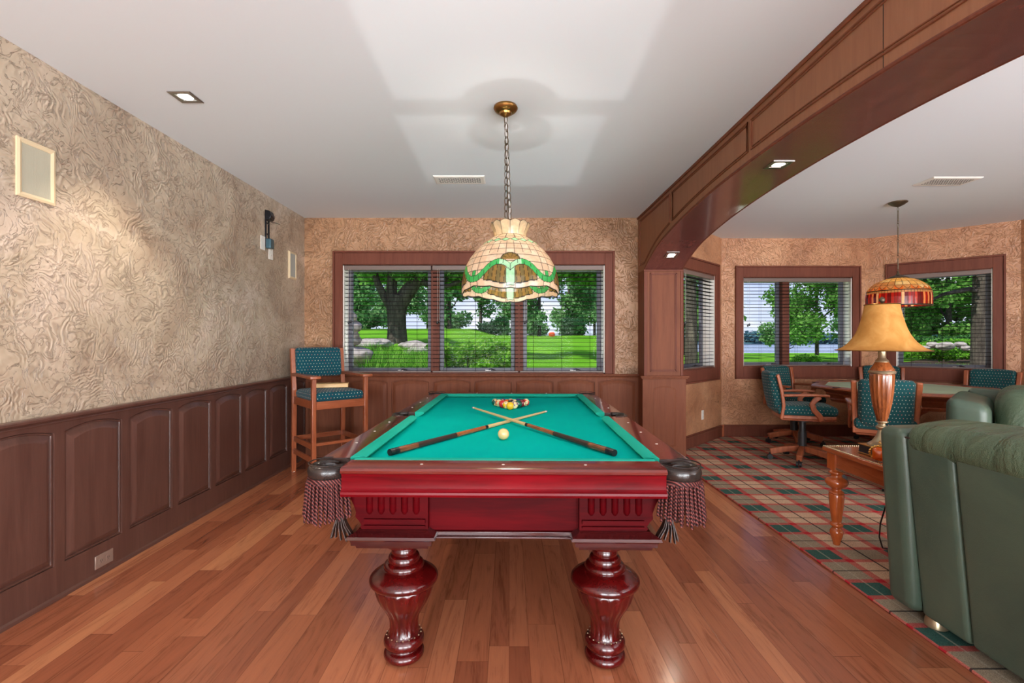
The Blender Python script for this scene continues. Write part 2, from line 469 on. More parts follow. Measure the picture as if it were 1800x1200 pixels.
# ------------------------------------------------------------------ mesh helpers
class MB:
    """collects shapes; build() links them as one mesh object"""

    def __init__(s):
        s.v, s.f, s.mi, s.mats = [], [], [], []
        s.cur = 0
        s.X = None

    def use(s, m):
        m = M[m] if isinstance(m, str) else m
        if m not in s.mats:
            s.mats.append(m)
        s.cur = s.mats.index(m)
        return s

    def add(s, vs_, fs):
        b = len(s.v)
        if s.X is not None:
            vs_ = [tuple(s.X(*p)) for p in vs_]
        s.v.extend([tuple(p) for p in vs_])
        s.f.extend([tuple(b + i for i in f) for f in fs])
        s.mi.extend([s.cur] * len(fs))
        return s

    def box(s, x0, x1, y0, y1, z0, z1):
        vv = [(x, y, z) for x in (x0, x1) for y in (y0, y1) for z in (z0, z1)]
        return s.add(vv, [(0, 1, 3, 2), (4, 6, 7, 5), (0, 4, 5, 1), (2, 3, 7, 6), (0, 2, 6, 4), (1, 5, 7, 3)])

    def cbox(s, c, sz, rot=None):
        vv = [(x, y, z) for x in (-.5, .5) for y in (-.5, .5) for z in (-.5, .5)]
        R_ = rot or Matrix()
        vv = [tuple(Vector(c) + R_ @ Vector((a * sz[0], b * sz[1], d * sz[2]))) for a, b, d in vv]
        return s.add(vv, [(0, 1, 3, 2), (4, 6, 7, 5), (0, 4, 5, 1), (2, 3, 7, 6), (0, 2, 6, 4), (1, 5, 7, 3)])

    def rings(s, rs, closed_ring=True, cap=True, loop=False):
        n = len(rs[0])
        vv = [p for r in rs for p in r]
        fs = []
        m = n if closed_ring else n - 1
        L = len(rs)
        for i in range(L if loop else L - 1):
            for j in range(m):
                k, i2 = (j + 1) % n, (i + 1) % L
                fs.append((i * n + j, i * n + k, i2 * n + k, i2 * n + j))
        if cap and closed_ring and not loop:
            fs.append(tuple(range(n - 1, -1, -1)))
            fs.append(tuple((L - 1) * n + j for j in range(n)))
        return s.add(vv, fs)

    def lathe(s, prof, c=(0, 0, 0), n=32, cap=True, flute=None, a0=0.0):
        """prof = [(r, z)], bottom to top; flute(z, theta) scales r"""
        rs = []
        for r, z in prof:
            ring = []
            for j in range(n):
                t = a0 + 2 * PI * j / n
                k = flute(z, t) if flute else 1.0
                ring.append((c[0] + r * k * math.cos(t), c[1] + r * k * math.sin(t), c[2] + z))
            rs.append(ring)
        return s.rings(rs, cap=cap)

    def tube(s, pts, r, n=8, closed=False, flat=None, cap=True):
        """swept round (or flat=(w,h)) tube; r a number or one per point"""
        P = [Vector(p) for p in pts]
        L = len(P)
        rr = r if isinstance(r, (list, tuple)) else [r] * L
        rs = []
        up = None
        for i in range(L):
            a = P[(i - 1) % L] if (closed or i > 0) else P[0]
            b = P[(i + 1) % L] if (closed or i < L - 1) else P[-1]
            t = (b - a).normalized()
            if up is None:
                up = Vector((0, 0, 1)) if abs(t.z) < 0.9 else Vector((1, 0, 0))
            sd = t.cross(up)
            if sd.length < 1e-5:
                sd = t.orthogonal()
            sd.normalize()
            up = sd.cross(t).normalized()
            ring = []
            if flat:
                for ax, ay in ((-1, -1), (1, -1), (1, 1), (-1, 1)):
                    ring.append(tuple(P[i] + sd * (ax * flat[0] / 2) + up * (ay * flat[1] / 2)))
            else:
                for j in range(n):
                    q = 2 * PI * j / n
                    ring.append(tuple(P[i] + sd * (math.cos(q) * rr[i]) + up * (math.sin(q) * rr[i])))
            rs.append(ring)
        return s.rings(rs, loop=closed, cap=cap)

    def prism(s, poly, a, b, axis='X'):
        """poly of 2D points extruded between a and b along an axis"""
        def pt(p, t):
            return {'X': (t, p[0], p[1]), 'Y': (p[0], t, p[1]), 'Z': (p[0], p[1], t)}[axis]
        n = len(poly)
        vv = [pt(p, a) for p in poly] + [pt(p, b) for p in poly]
        fs = [(j, (j + 1) % n, n + (j + 1) % n, n + j) for j in range(n)]
        fs += [tuple(range(n - 1, -1, -1)), tuple(range(n, 2 * n))]
        return s.add(vv, fs)

    def pillow(s, c, half, r, n=8, puff=(0, 0, 0), fn=None, rot=None):
        """box with rounded edges, faces swelling by puff"""
        hx, hy, hz = half
        r = min(r, hx, hy, hz) * 0.999

        def coords(h):
            e = [-h + r * (1 - math.cos(a)) if False else -h + r * q for q in (0, .12, .4, .75)]
            inner = [(-h + r) + (2 * h - 2 * r) * i / n for i in range(n + 1)]
            return e + inner + [-q for q in reversed(e)]
        axes = [coords(h) for h in half]
        H = half
        for ax in range(3):
            u, v = [k for k in range(3) if k != ax]
            for sg in (-1, 1):
                A, B = axes[u], axes[v]
                vv = []
                for a in A:
                    for b in B:
                        p = [0, 0, 0]
                        p[ax] = sg * H[ax]
                        p[u] = a
                        p[v] = b
                        q = [max(-(H[k] - r), min(H[k] - r, p[k])) for k in range(3)]
                        d = Vector([p[k] - q[k] for k in range(3)])
                        if d.length > 0:
                            d = d.normalized() * r
                        o = [q[k] + d[k] for k in range(3)]
                        for k in range(3):
                            w_ = 1.0
                            for j in range(3):
                                if j != k:
                                    w_ *= max(0.0, 1 - (o[j] / H[j]) ** 2)
                            o[k] += puff[k] * w_ * (o[k] / H[k])
                        o = Vector(o)
                        if fn:
                            o = Vector(fn(o))
                        if rot:
                            o = rot @ o
                        vv.append(tuple(Vector(c) + o))
                nb = len(B)
                fs = []
                for i in range(len(A) - 1):
                    for j in range(nb - 1):
                        q = (i * nb + j, (i + 1) * nb + j, (i + 1) * nb + j + 1, i * nb + j + 1)
                        fs.append(q if (sg > 0) == (ax != 1) else q[::-1])
                s.add(vv, fs)
        return s

    def build(s, name, mat=None, parent=None, bevel=0.0, weld=False, angle=38, seg=2, loc=None):
        me = bpy.data.meshes.new(name)
        me.from_pydata(s.v, [], s.f)
        if mat is not None and not s.mats:
            s.mats = [M[mat] if isinstance(mat, str) else mat]
        for m_ in s.mats:
            me.materials.append(m_)
        me.polygons.foreach_set('material_index', s.mi)
        me.update()
        bm = bmesh.new()
        bm.from_mesh(me)
        if weld:
            bmesh.ops.remove_doubles(bm, verts=bm.verts, dist=1e-5)
        bmesh.ops.recalc_face_normals(bm, faces=bm.faces)
        bm.to_mesh(me)
        bm.free()
        me.polygons.foreach_set('use_smooth', [True] * len(me.polygons))
        me.set_sharp_from_angle(angle=math.radians(angle))
        box_uv(me)
        o = bpy.data.objects.new(name, me)
        COL.objects.link(o)
        if parent is not None:
            o.parent = parent
        if loc:
            o.location = loc
        if bevel:
            b = o.modifiers.new('bevel', 'BEVEL')
            b.width = bevel
            b.segments = seg
            b.limit_method = 'ANGLE'
            b.angle_limit = math.radians(40)
            b.harden_normals = False
        return o


def box_uv(me):
    n = len(me.loops)
    if n == 0:
        return
    uv = me.uv_layers.new(name='uv')
    co = np.empty(len(me.vertices) * 3, np.float32)
    me.vertices.foreach_get('co', co)
    co = co.reshape(-1, 3)
    vi = np.empty(n, np.int32)
    me.loops.foreach_get('vertex_index', vi)
    pn = np.empty(len(me.polygons) * 3, np.float32)
    me.polygons.foreach_get('normal', pn)
    pn = pn.reshape(-1, 3)
    tot = np.empty(len(me.polygons), np.int32)
    me.polygons.foreach_get('loop_total', tot)
    ax = np.repeat(np.argmax(np.abs(pn), 1), tot)
    c = co[vi]
    u = np.where(ax == 0, c[:, 1], c[:, 0])
    v = np.where(ax == 2, c[:, 1], c[:, 2])
    uv.data.foreach_set('uv', np.stack([u, v], 1).astype(np.float32).ravel())


def empty(name, loc=(0, 0, 0), rz=0.0, parent=None):
    o = bpy.data.objects.new(name, None)
    o.empty_display_size = 0.05
    COL.objects.link(o)
    o.location = loc
    o.rotation_euler = (0, 0, rz)
    o.parent = parent
    return o


def tag(o, label=None, cat=None, group=None, kind=None):
    if label:
        o['label'] = label
    if cat:
        o['category'] = cat
    if group:
        o['group'] = group
    if kind:
        o['kind'] = kind
    return o


def thing(name, label, cat, loc=(0, 0, 0), rz=0.0, group=None, kind=None):
    return tag(empty(name, loc, rz), label, cat, group, kind)


KIDS = {}


def dup(root, loc, rz=0.0, label=None, group=None):
    kids = [o for o in COL.objects if o.parent is not None]
    r = root.copy()
    COL.objects.link(r)
    r.location = loc
    r.rotation_euler = (0, 0, rz)
    if label:
        r['label'] = label
    if group:
        r['group'] = group
    for ch in [k for k in kids if k.parent == root]:
        c = ch.copy()
        COL.objects.link(c)
        c.parent = r
        for gg in [k for k in kids if k.parent == ch]:
            d = gg.copy()
            COL.objects.link(d)
            d.parent = c
    return r


def struct(o, label=None):
    o['kind'] = 'structure'
    if label:
        o['label'] = label
    return o


def frame(o, d):
    """wall frame: s along the wall, t towards the room, z up"""
    o = Vector((o[0], o[1], 0))
    d = Vector((d[0], d[1], 0)).normalized()
    n = Vector((d.y, -d.x, 0))      # to the right of d: the room side when walking with the room on the right
    return lambda s_, t_, z_: o + d * s_ + n * t_ + Vector((0, 0, z_))


# ------------------------------------------------------------------ room shell
H = 2.61
T = 0.2
LX = -2.24
BY = 5.25
P = [(LX, -3.5), (LX, BY), (1.76, BY), (2.79, 6.30), (4.72, 6.30), (5.70, 5.34), (5.70, -3.5)]


def wall(name, p0, p1, openings, mat, label):
    X = frame(p0, (p1[0] - p0[0], p1[1] - p0[1]))
    L = math.hypot(p1[0] - p0[0], p1[1] - p0[1])
    mb = MB()
    mb.X = X
    cur = 0.0
    for (s0, s1, z0, z1) in sorted(openings):
        mb.box(cur, s0, -T, 0, 0, H)
        if z0 > 0:
            mb.box(s0, s1, -T, 0, 0, z0)
        mb.box(s0, s1, -T, 0, z1, H)
        cur = s1
    mb.box(cur, L, -T, 0, 0, H)
    return struct(mb.build(name, mat), label), X, L


WIN_MAIN = (-1.818, 1.046)
zo0, zo1 = 0.92, 2.10
wall('wall_left', P[0], P[1], [], 'plaster_l', 'left wall of trowelled beige plaster')
wb, XB, LB = wall('wall_back', P[1], P[2], [(WIN_MAIN[0] - LX, WIN_MAIN[1] - LX, 0.90, zo1)], 'plaster_b', 'back wall of trowelled brown plaster around the wide window')
s45 = 1.471
wl, XL_, LL = wall('wall_bay_left', P[2], P[3], [(0.30, 1.24, zo0, zo1)], 'plaster_r', 'slanting bay wall beside the pilaster')
wc, XC, LC = wall('wall_bay_center', P[3], P[4], [(3.07 - 2.79, 4.50 - 2.79, zo0, zo1)], 'plaster_r', 'middle bay wall with the two-pane window')
wr, XR, LR = wall('wall_bay_right', P[4], P[5], [(0.285, 1.15, zo0, zo1)], 'plaster_r', 'slanting bay wall at the right')
wall('wall_right', P[5], P[6], [(5.24, 7.84, 0.1, 2.2)], 'plaster_r', 'right wall beyond the bay')
wall('wall_rear', P[6], P[0], [(0.45, 2.55, 0.1, 2.2), (3.05, 5.15, 0.1, 2.2), (5.65, 7.5, 0.1, 2.2)], 'plaster_b', 'wall behind the camera with openings added for the fill lights')

poly = [(LX - T, -3.7), (LX - T, BY + T), (1.68, BY + T), (2.70, 6.5), (4.80, 6.5), (5.9, 5.42), (5.9, -3.7)]
mb = MB()
mb.prism(poly, H, H + 0.2, 'Z')
struct(mb.build('ceiling', 'ceiling'), 'flat white painted ceiling')
mb = MB()
mb.prism(poly, -0.15, 0, 'Z')
struct(mb.build('floor', 'floor'), 'polished reddish brown strip wood floor')
# plaid carpet laid over the right half
cp = [(1.765, -3.49), (1.765, 5.24), (2.80, 6.29), (4.71, 6.29), (5.69, 5.33), (5.69, -3.49)]
mb = MB()
mb.prism(cp, 0.0, 0.014, 'Z')
o = mb.build('plaid_carpet', 'carpet', bevel=0.006)
tag(o, 'tan, green and red plaid carpet covering the floor right of the arched beam', 'carpet')

# baseboards
for nm, X, a, b in (('baseboard_bay_left', XL_, 0.05, LL), ('baseboard_bay_center', XC, 0.0, LC), ('baseboard_bay_right', XR, 0.0, LR)):
    mb = MB()
    mb.X = X
    mb.box(a, b, 0.0, 0.016, 0.0, 0.13)
    mb.box(a, b, 0.0, 0.022, 0.13, 0.15)
    mb.box(a, b, 0.0, 0.012, 0.15, 0.165)
    struct(mb.build(nm, 'casing', bevel=0.003), 'red brown baseboard under the bay windows')
mb = MB()
mb.X = XC
mb.box(-0.012, 0.02, 0.016, 0.03, 0.0, 0.165)
struct(mb.build('trim_7', 'oak'), 'short block covering the baseboard joint in the bay corner')


# ------------------------------------------------------------------ wainscot
def arch_pts(s0, s1, z0, z1, rise, inset=0.0, n=14):
    """closed outline of an arched panel, counter-clockwise"""
    a, b = s0 + inset, s1 - inset
    pts = [(a, z0 + inset), (b, z0 + inset)]
    for i in range(n + 1):
        u = i / n
        s_ = b + (a - b) * u
        pts.append((s_, z1 - inset + rise * (1 - (2 * u - 1) ** 2)))
    return pts


def wainscot(name, X, L0, L1, panels, label, mat='panel', z0=0.166, z1=0.817, rise=0.028, top=0.872):
    mb = MB()
    mb.X = X
    mb.box(L0, L1, 0.0, 0.008, 0.0, top)
    ft = 0.020
    mb.box(L0, L1, 0.008, ft, 0.0, z0)
    cur = L0
    for a, b in panels:
        if a > cur:
            mb.box(cur, a, 0.008, ft, z0, top)
        n = 14
        lo = arch_pts(a, b, z0, z1, rise)[2:][::-1]
        for (sa, za), (sb, zb) in zip(lo[:-1], lo[1:]):
            mb.add([(sa, .008, za), (sb, .008, zb), (sb, .008, top), (sa, .008, top), (sa, ft, za), (sb, ft, zb), (sb, ft, top), (sa, ft, top)],
                   [(4, 5, 6, 7), (0, 1, 5, 4), (3, 7, 6, 2)])
        cur = b
    if L1 > cur:
        mb.box(cur, L1, 0.008, ft, z0, top)
    root = struct(mb.build(name, mat), label)
    for a, b in panels:
        pb = MB()
        pb.X = X
        rs = []
        for ins, t in ((0.003, 0.008), (0.005, 0.014), (0.011, 0.014), (0.013, 0.010), (0.042, 0.025), (0.047, 0.026)):
            rs.append([(p[0], t, p[1]) for p in arch_pts(a, b, z0, z1, rise, ins)])
        pb.rings(rs, cap=False)
        pb.add(rs[-1], [tuple(range(len(rs[-1])))])
        pb.build('raised_panel', mat, root, angle=20)
    # chair rail
    cr = MB()
    cr.X = X
    prof = [(0, .862), (.022, .862), (.026, .868), (.024, .874), (.036, .880), (.044, .888), (.044, .898), (.038, .904), (0, .904)]
    rs = [[(s_, p[0], p[1]) for p in prof] for s_ in (L0, L1)]
    cr.rings(rs)
    cr.build('chair_rail', mat, root, angle=25)
    return root


XW = frame(P[0], (0, 1))
pan = []
s0 = 2.396 + 3.5
for k in range(-10, 7):
    a = s0 + 0.41 * k
    if a > 0.1 and a + 0.355 < 8.72:
        pan.append((a, a + 0.355))
wl_root = wainscot('trim_1', XW, 0.0, 8.75, pan, 'dark arched-panel wainscot along the left wall', mat='panel')
mb = MB()
mb.X = XW
mb.rings([[(s_, p[0], p[1]) for p in [(0.02, 0), (.036, 0), (.036, .006), (.032, .014), (.02, .02)]] for s_ in (0, 8.73)])
struct(mb.build('baseboard_left', 'panel_y', angle=30), 'thin shoe moulding at the foot of the left wainscot')
pan = []
w0 = (1052 - 895) * 5.25 / F - LX
for k in range(-7, 1):
    a = w0 + 0.452 * k
    if a > 0.05:
        pan.append((a, a + 0.408))
wainscot('trim_2', XB, 0.0, 3.65, pan, 'reddish arched-panel wainscot below the wide window', mat='pilaster')
mb = MB()
mb.X = XB
mb.box(0, 3.65, 0.02, 0.034, 0, 0.02)
struct(mb.build('baseboard_back', 'pilaster', bevel=0.004), 'shoe moulding at the foot of the back wainscot')

# ------------------------------------------------------------------ arched beam with pilasters
BX0, BX1 = 1.41, 1.80
YA, YB = 0.51, 4.99
hp = [(0.0, 1.045), (0.45, 1.038), (0.8, 1.022), (1.15, 0.995), (1.43, 0.963), (1.74, 0.915), (1.97, 0.850), (2.14, 0.785), (2.24, 0.736)]


def arch_z(y):
    u = abs(y - 2.75)
    for (a, ha), (b, hb) in zip(hp[:-1], hp[1:]):
        if u <= b:
            k = (u - a) / (b - a)
            return CZ + ha + (hb - ha) * k
    return CZ + hp[-1][1]


hy = [p[0] for p in hp]
_ys = np.linspace(YA, YB, 57)


def smooth_arch():
    z = np.array([arch_z(y) for y in _ys])
    for _ in range(3):
        z[1:-1] = 0.25 * z[:-2] + 0.5 * z[1:-1] + 0.25 * z[2:]
    return z


_zs = smooth_arch()


def az(y):
    return float(np.interp(y, _ys, _zs))


mb = MB()
ring_rows = []
for y, z in zip(_ys, _zs):
    ring_rows.append([(BX0, y, z), (BX1, y, z), (BX1, y, H), (BX0, y, H)])
n = len(ring_rows)
for i in range(n - 1):
    a, b = ring_rows[i], ring_rows[i + 1]
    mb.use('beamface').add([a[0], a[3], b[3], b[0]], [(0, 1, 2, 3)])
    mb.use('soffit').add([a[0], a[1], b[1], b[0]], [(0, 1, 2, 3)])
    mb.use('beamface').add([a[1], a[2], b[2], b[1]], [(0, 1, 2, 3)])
mb.use('beamface').box(BX0, BX1, YB, BY, _zs[-1], H)
mb.box(BX0, BX1, 0.25, YA, _zs[0], H)
beam = struct(mb.build('trim_3', None), 'broad arched wooden beam dividing the two rooms')
# soffit edge beads
for x in (BX0, BX1):
    e = MB()
    e.tube([(x, y, z + 0.006) for y, z in zip(_ys, _zs)], 0.009, 8)
    e.build('edge_bead', 'casing', beam)
# applied panel mouldings on the left face
for a, b in ((4.20, 5.16), (2.83, 4.14), (1.476, 2.79), (0.30, 1.42)):
    e = MB()
    ys = np.linspace(a, min(b, YB), 16)
    lo = [(y, az(y) + 0.066) for y in ys]
    if b > YB:
        lo += [(b, az(YB) + 0.066)]
    pts = lo + [(b, H - 0.056), (a, H - 0.056)]
    # mitred frame of two fine beads
    cx = sum(p[0] for p in pts) / len(pts)
    for off, rad in ((0.0, 0.0055), (0.014, 0.004)):
        q = [(p[0] + (off if p[0] < cx else -off) * (1 if (abs(p[0] - a) < 1e-6 or abs(p[0] - b) < 1e-6) else 0), p[1] + (off if p[1] < H - 0.06 else -off)) for p in pts]
        e.tube([(BX0 - 0.002, y, z) for y, z in q], rad, 6, closed=True)
    e.build('panel_moulding', 'pilaster', beam)
e = MB()
e.box(BX0 - 0.0008, BX0, 1.806, 1.809, az(1.8), H - 0.0)
e.build('veneer_joint', 'void', beam)
e = MB()
e.box(BX0 - 0.012, BX0, 0.25, BY, H - 0.022, H)
e.build('top_bead', 'pilaster', beam, bevel=0.004)


def pilaster(name, y0, y1, face, label):
    zt = CZ + 0.736
    mb = MB()
    mb.box(BX0, BX1, y0, y1, 0.0, zt)
    root = struct(mb.build(name, 'pilaster'), label)
    yf = y0 if face < 0 else y1

    def X(s_, t_, z_):
        return Vector((BX0 + s_, yf + face * t_, z_))
    a = MB()
    a.X = X
    # lower block, wider
    a.box(-0.03, BX1 - BX0 + 0.03, 0, 0.03, 0, 0.872)
    a.build('plinth', 'pilaster', root, bevel=0.003)
    c = MB()
    c.X = X
    c.box(-0.045, BX1 - BX0 + 0.045, 0, 0.05, 0.872, 0.886)
    c.box(-0.055, BX1 - BX0 + 0.055, 0, 0.06, 0.886, 0.902)
    c.build('chair_rail', 'pilaster', root, bevel=0.004)
    pn = MB()
    pn.X = X
    rs = []
    for ins, t in ((0.0, 0.0302), (0.002, 0.024), (0.01, 0.024), (0.034, 0.036), (0.04, 0.037)):
        rs.append([(p[0], t, p[1]) for p in arch_pts(0.055, 0.335, 0.15, 0.79, 0.03, ins)])
    pn.rings(rs, cap=False)
    pn.add(rs[-1], [tuple(range(len(rs[-1])))])
    pn.build('raised_panel', 'pilaster', root, angle=20)
    fr = MB()
    fr.X = X
    p4 = [(0.06, 0.95), (0.33, 0.95), (0.33, zt - 0.04), (0.06, zt - 0.04)]
    for off, rad in ((0.0, 0.005), (0.012, 0.004)):
        q = [(0.06 + off, 0.95 + off), (0.33 - off, 0.95 + off), (0.33 - off, zt - 0.04 - off), (0.06 + off, zt - 0.04 - off)]
        for (sa, za), (sb, zb) in zip(q, q[1:] + q[:1]):
            fr.box(min(sa, sb) - rad, max(sa, sb) + rad, 0, 0.006, min(za, zb) - rad, max(za, zb) + rad)
    fr.build('panel_moulding', 'casing', root)
    # corner bead strip on the left side
    cb = MB()
    cb.X = X
    cb.box(-0.008, 0.022, 0, 0.008, 0.902, zt)
    cb.box(BX1 - BX0 - 0.018, BX1 - BX0 + 0.006, 0, 0.008, 0.902, zt)
    cb.box(-0.012, BX1 - BX0 + 0.012, -0.001, 0.012, zt - 0.018, zt - 0.001)
    cb.build('corner_bead', 'casing', root, bevel=0.002)
    return root


pl_ = pilaster('trim_4', 4.99, BY, -1, 'wooden pilaster carrying the arched beam beside the bay')
pilaster('trim_5', 0.25, 0.51, 1, 'matching wooden pilaster at the near end of the beam')


# ------------------------------------------------------------------ windows and blinds
def window(name, X, s0, s1, z0, z1, bays, label, cas=0.085, top_cas=0.125, bot_cas=0.135, mull=0.09):
    root = struct(empty(name), label)
    # casing: mitred flat boards with a back band
    c = MB()
    c.X = X
    A, B_ = s0 - cas, s1 + cas
    c.box(A, s0, 0, 0.02, z0 - bot_cas, z1 + top_cas)
    c.box(s1, B_, 0, 0.02, z0 - bot_cas, z1 + top_cas)
    c.box(s0, s1, 0, 0.02, z1, z1 + top_cas)
    if bot_cas > 0:
        c.box(s0, s1, 0, 0.02, z0 - bot_cas, z0)
    bw = 0.02
    c.box(A - bw, A, 0, 0.034, z0 - bot_cas, z1 + top_cas + bw)
    c.box(B_, B_ + bw, 0, 0.034, z0 - bot_cas, z1 + top_cas + bw)
    c.box(A, B_, 0, 0.034, z1 + top_cas, z1 + top_cas + bw)
    if bot_cas > 0:
        c.box(A - bw, B_ + bw, 0, 0.034, z0 - bot_cas - bw, z0 - bot_cas)
    c.build('casing', 'casing', root, bevel=0.003)
    j = MB()
    j.X = X
    jt = 0.012
    j.use('reveal').box(s0, s0 + jt, -T, 0.0, z0, z1)
    j.box(s1 - jt, s1, -T, 0.0, z0, z1)
    j.use('casing').box(s0, s1, -T, 0.0, z0, z0 + jt)
    j.box(s0, s1, -T, 0.0, z1 - jt, z1)
    j.build('reveal', None, root)
    wdt = (s1 - s0 - 2 * jt)
    edges = []
    cur = s0 + jt
    mids = [s0 + jt + wdt * sum(bays[:k]) / sum(bays) for k in range(1, len(bays))]
    lims = [s0 + jt] + mids + [s1 - jt]
    for k in range(len(bays)):
        a, b = lims[k] + (mull / 2 if k > 0 else 0), lims[k + 1] - (mull / 2 if k < len(bays) - 1 else 0)
        sm = MB()
        sm.X = X
        f_ = 0.045
        ya, yb = -0.185, -0.145
        sm.box(a, a + f_, ya, yb, z0 + jt, z1 - jt)
        sm.box(b - f_, b, ya, yb, z0 + jt, z1 - jt)
        sm.box(a + f_, b - f_, ya, yb, z0 + jt, z0 + jt + f_)
        sm.box(a + f_, b - f_, ya, yb, z1 - jt - f_, z1 - jt)
        sash = sm.build('sash', 'sash', root, bevel=0.003)
        gm = MB()
        gm.X = X
        gm.box(a + f_, b - f_, -0.168, -0.162, z0 + jt + f_, z1 - jt - f_)
        gm.build('glass_pane', 'glass', sash)
        cr = MB()
        cr.X = X
        mid = (a + b) / 2 + 0.12
        cr.box(mid - 0.03, mid + 0.03, -0.145, -0.125, z0 + jt, z0 + jt + 0.022)
        cr.tube([(mid + 0.01, -0.13, z0 + jt + 0.02), (mid + 0.03, -0.11, z0 + jt + 0.034), (mid + 0.08, -0.10, z0 + jt + 0.02)], 0.006, 6)
        cr.build('crank_handle', 'nickel', sash)
    for m_ in mids:
        mm = MB()
        mm.X = X
        mm.box(m_ - mull / 2, m_ + mull / 2, -0.19, -0.075, z0 + jt, z1 - jt)
        mm.build('mullion', 'casing', root, bevel=0.003)
    return root


def blind(X, s0, s1, z0, z1, label, group, t=0.028, tilt=0.03, n_lad=3, tassel=True, drop=0.0):
    p = X((s0 + s1) / 2, -t, z1)
    root = thing('venetian_blind', label, 'blind', tuple(p), group=group)

    def XX(s_, t_, z_):
        return X(s_, t_, z_) - p
    h = MB()
    h.X = XX
    h.box(s0 + .004, s1 - .004, -t - 0.028, -t + 0.028, z1 - 0.06, z1 - 0.002)
    h.build('headrail', 'slat_head', root, bevel=0.003)
    sl = MB()
    sl.X = XX
    z = z1 - 0.09
    zb = z0 + 0.03 + drop
    nsl = int((z - zb) / 0.044)
    zs = [z - (z - zb) * i / nsl for i in range(nsl)]
    for z_ in zs:
        a = -t - 0.024
        b = -t + 0.024
        pr = [(a, z_ - tilt * .024 / .5 * 0.5), ((a + b) / 2, z_ + 0.0025), (b, z_ + tilt * .024)]
        top = [(s0 + .006, q[0], q[1] + 0.0012) for q in pr]
        bot = [(s0 + .006, q[0], q[1] - 0.0012) for q in pr[::-1]]
        ra = top + bot
        rb = [(s1 - .006, q[1], q[2]) for q in ra]
        sl.rings([ra, rb])
    sl.build('slats', 'slat', root)
    br = MB()
    br.X = XX
    br.box(s0 + .006, s1 - .006, -t - 0.025, -t + 0.025, zb - 0.016, zb)
    br.build('bottom_rail', 'slat_head', root, bevel=0.003)
    cd = MB()
    cd.X = XX
    for k in range(n_lad):
        s_ = s0 + (s1 - s0) * ((k + 0.5) / n_lad if n_lad > 1 else 0.5)
        for tt in (-t - 0.026, -t + 0.026):
            cd.tube([(s_, tt, z1 - 0.05), (s_, tt, zb - 0.01)], 0.0012, 4)
    cd.build('ladder_cord', 'slat', root)
    if tassel:
        s_ = s0 + 0.06
        tc_ = MB()
        tc_.X = XX
        zt = z1 - 0.62
        for ds, dz in ((0.0, 0.0), (0.022, 0.012)):
            tc_.use('cordm').tube([(s_ + ds, -t + 0.034, z1 - 0.05), (s_ + ds, -t + 0.034, zt + dz)], 0.0012, 4)
            q = XX(s_ + ds, -t + 0.034, 0)
            old = tc_.X
            tc_.X = None
            tc_.use('black').lathe([(0.001, 0.0), (0.008, -0.002), (0.011, -0.02), (0.004, -0.034), (0.001, -0.036)][::-1], (q.x, q.y, XX(0, 0, zt + dz).z), 10)
            tc_.X = old
        tc_.build('pull_cord', None, root)
    return root


# main window (three sashes) with three blinds
W0, W1 = WIN_MAIN[0] - LX, WIN_MAIN[1] - LX
mp = [(-1.818), (764.5 - 895) * 5.35 / F, (913 - 895) * 5.35 / F, 1.046]
window('window_1', XB, W0, W1, 0.905, zo1, [mp[1] - mp[0], mp[2] - mp[1], mp[3] - mp[2]], 'wide three-pane window in the back wall', bot_cas=0.0, cas=0.085, top_cas=0.125)
bl = [(-1.815, -0.852), (-0.846, 0.105), (0.112, 1.043)]
for (a, b), lb in zip(bl, ('dark slatted blind over the left pane of the wide window, by the tree trunk', 'dark slatted blind over the middle pane of the wide window, half behind the stained-glass lamp', 'dark slatted blind over the right pane of the wide window, nearest the pilaster')):
    blind(XB, a - LX, b - LX, 0.905, zo1, lb, 'blinds across the wide back window')
window('window_2', XL_, 0.30, 1.24, zo0, zo1, [1], 'narrow window in the slanting bay wall')
blind(XL_, 0.302, 1.238, zo0, zo1, 'dark slatted blind in the narrow window beside the pilaster', 'blinds of the bay windows')
window('window_3', XC, 0.28, 1.71, zo0, zo1, [1, 1.36], 'two-pane bay window facing the lake')
blind(XC, 0.282, 1.708, zo0, zo1, 'dark slatted blind in the two-pane bay window above the game chairs', 'blinds of the bay windows', drop=0.0)
window('window_4', XR, 0.285, 1.15, zo0, zo1, [1], 'right slanting bay window behind the table lamp')
blind(XR, 0.287, 1.148, zo0, zo1, 'dark slatted blind in the right bay window behind the amber hanging lamp', 'blinds of the bay windows')


# ------------------------------------------------------------------ pool table
TABX, TABY, TROT = 0.0, 3.05, -0.018
table = thing('pool_table', 'red mahogany pool table with green cloth, fringed leather pockets and bulbous turned legs', 'pool table', (TABX, TABY, 0), TROT)
ZR, ZC = 0.80, 0.77
mb = MB()
mb.box(-0.63, 0.63, -1.17, 1.17, 0.74, ZC)
mb.build('cloth_bed', 'felt', table)


def cushion(p0, p1, inward, name='cushion'):
    """p0,p1 along the wood edge line; inward unit 2D vector to the nose"""
    a, b = Vector((*p0, 0)), Vector((*p1, 0))
    d = (b - a).normalized()
    n = Vector((*inward, 0))
    prof = [(0, ZR + .001, 0), (.022, ZR + .003, 0), (.042, ZR - .001, .028), (.052, ZR - .008, .04), (.046, ZR - .018, .036), (.02, ZC - .001, .01), (0, ZC - .001, 0)]
    rs = []
    for end, q in ((1, a), (-1, b)):
        rs.append([tuple(q + n * t + d * (end * cut) + Vector((0, 0, z))) for t, z, cut in prof])
    m_ = MB()
    m_.rings(rs)
    return m_.build(name, 'felt_rail', table, angle=50)


for sx in (-1, 1):
    for ya, yb in ((-1.135, -0.072), (0.072, 1.135)):
        cushion((sx * 0.617, ya), (sx * 0.617, yb), (-sx, 0))
for sy in (-1, 1):
    cushion((-0.59, sy * 1.172), (0.59, sy * 1.172), (0, -sy))

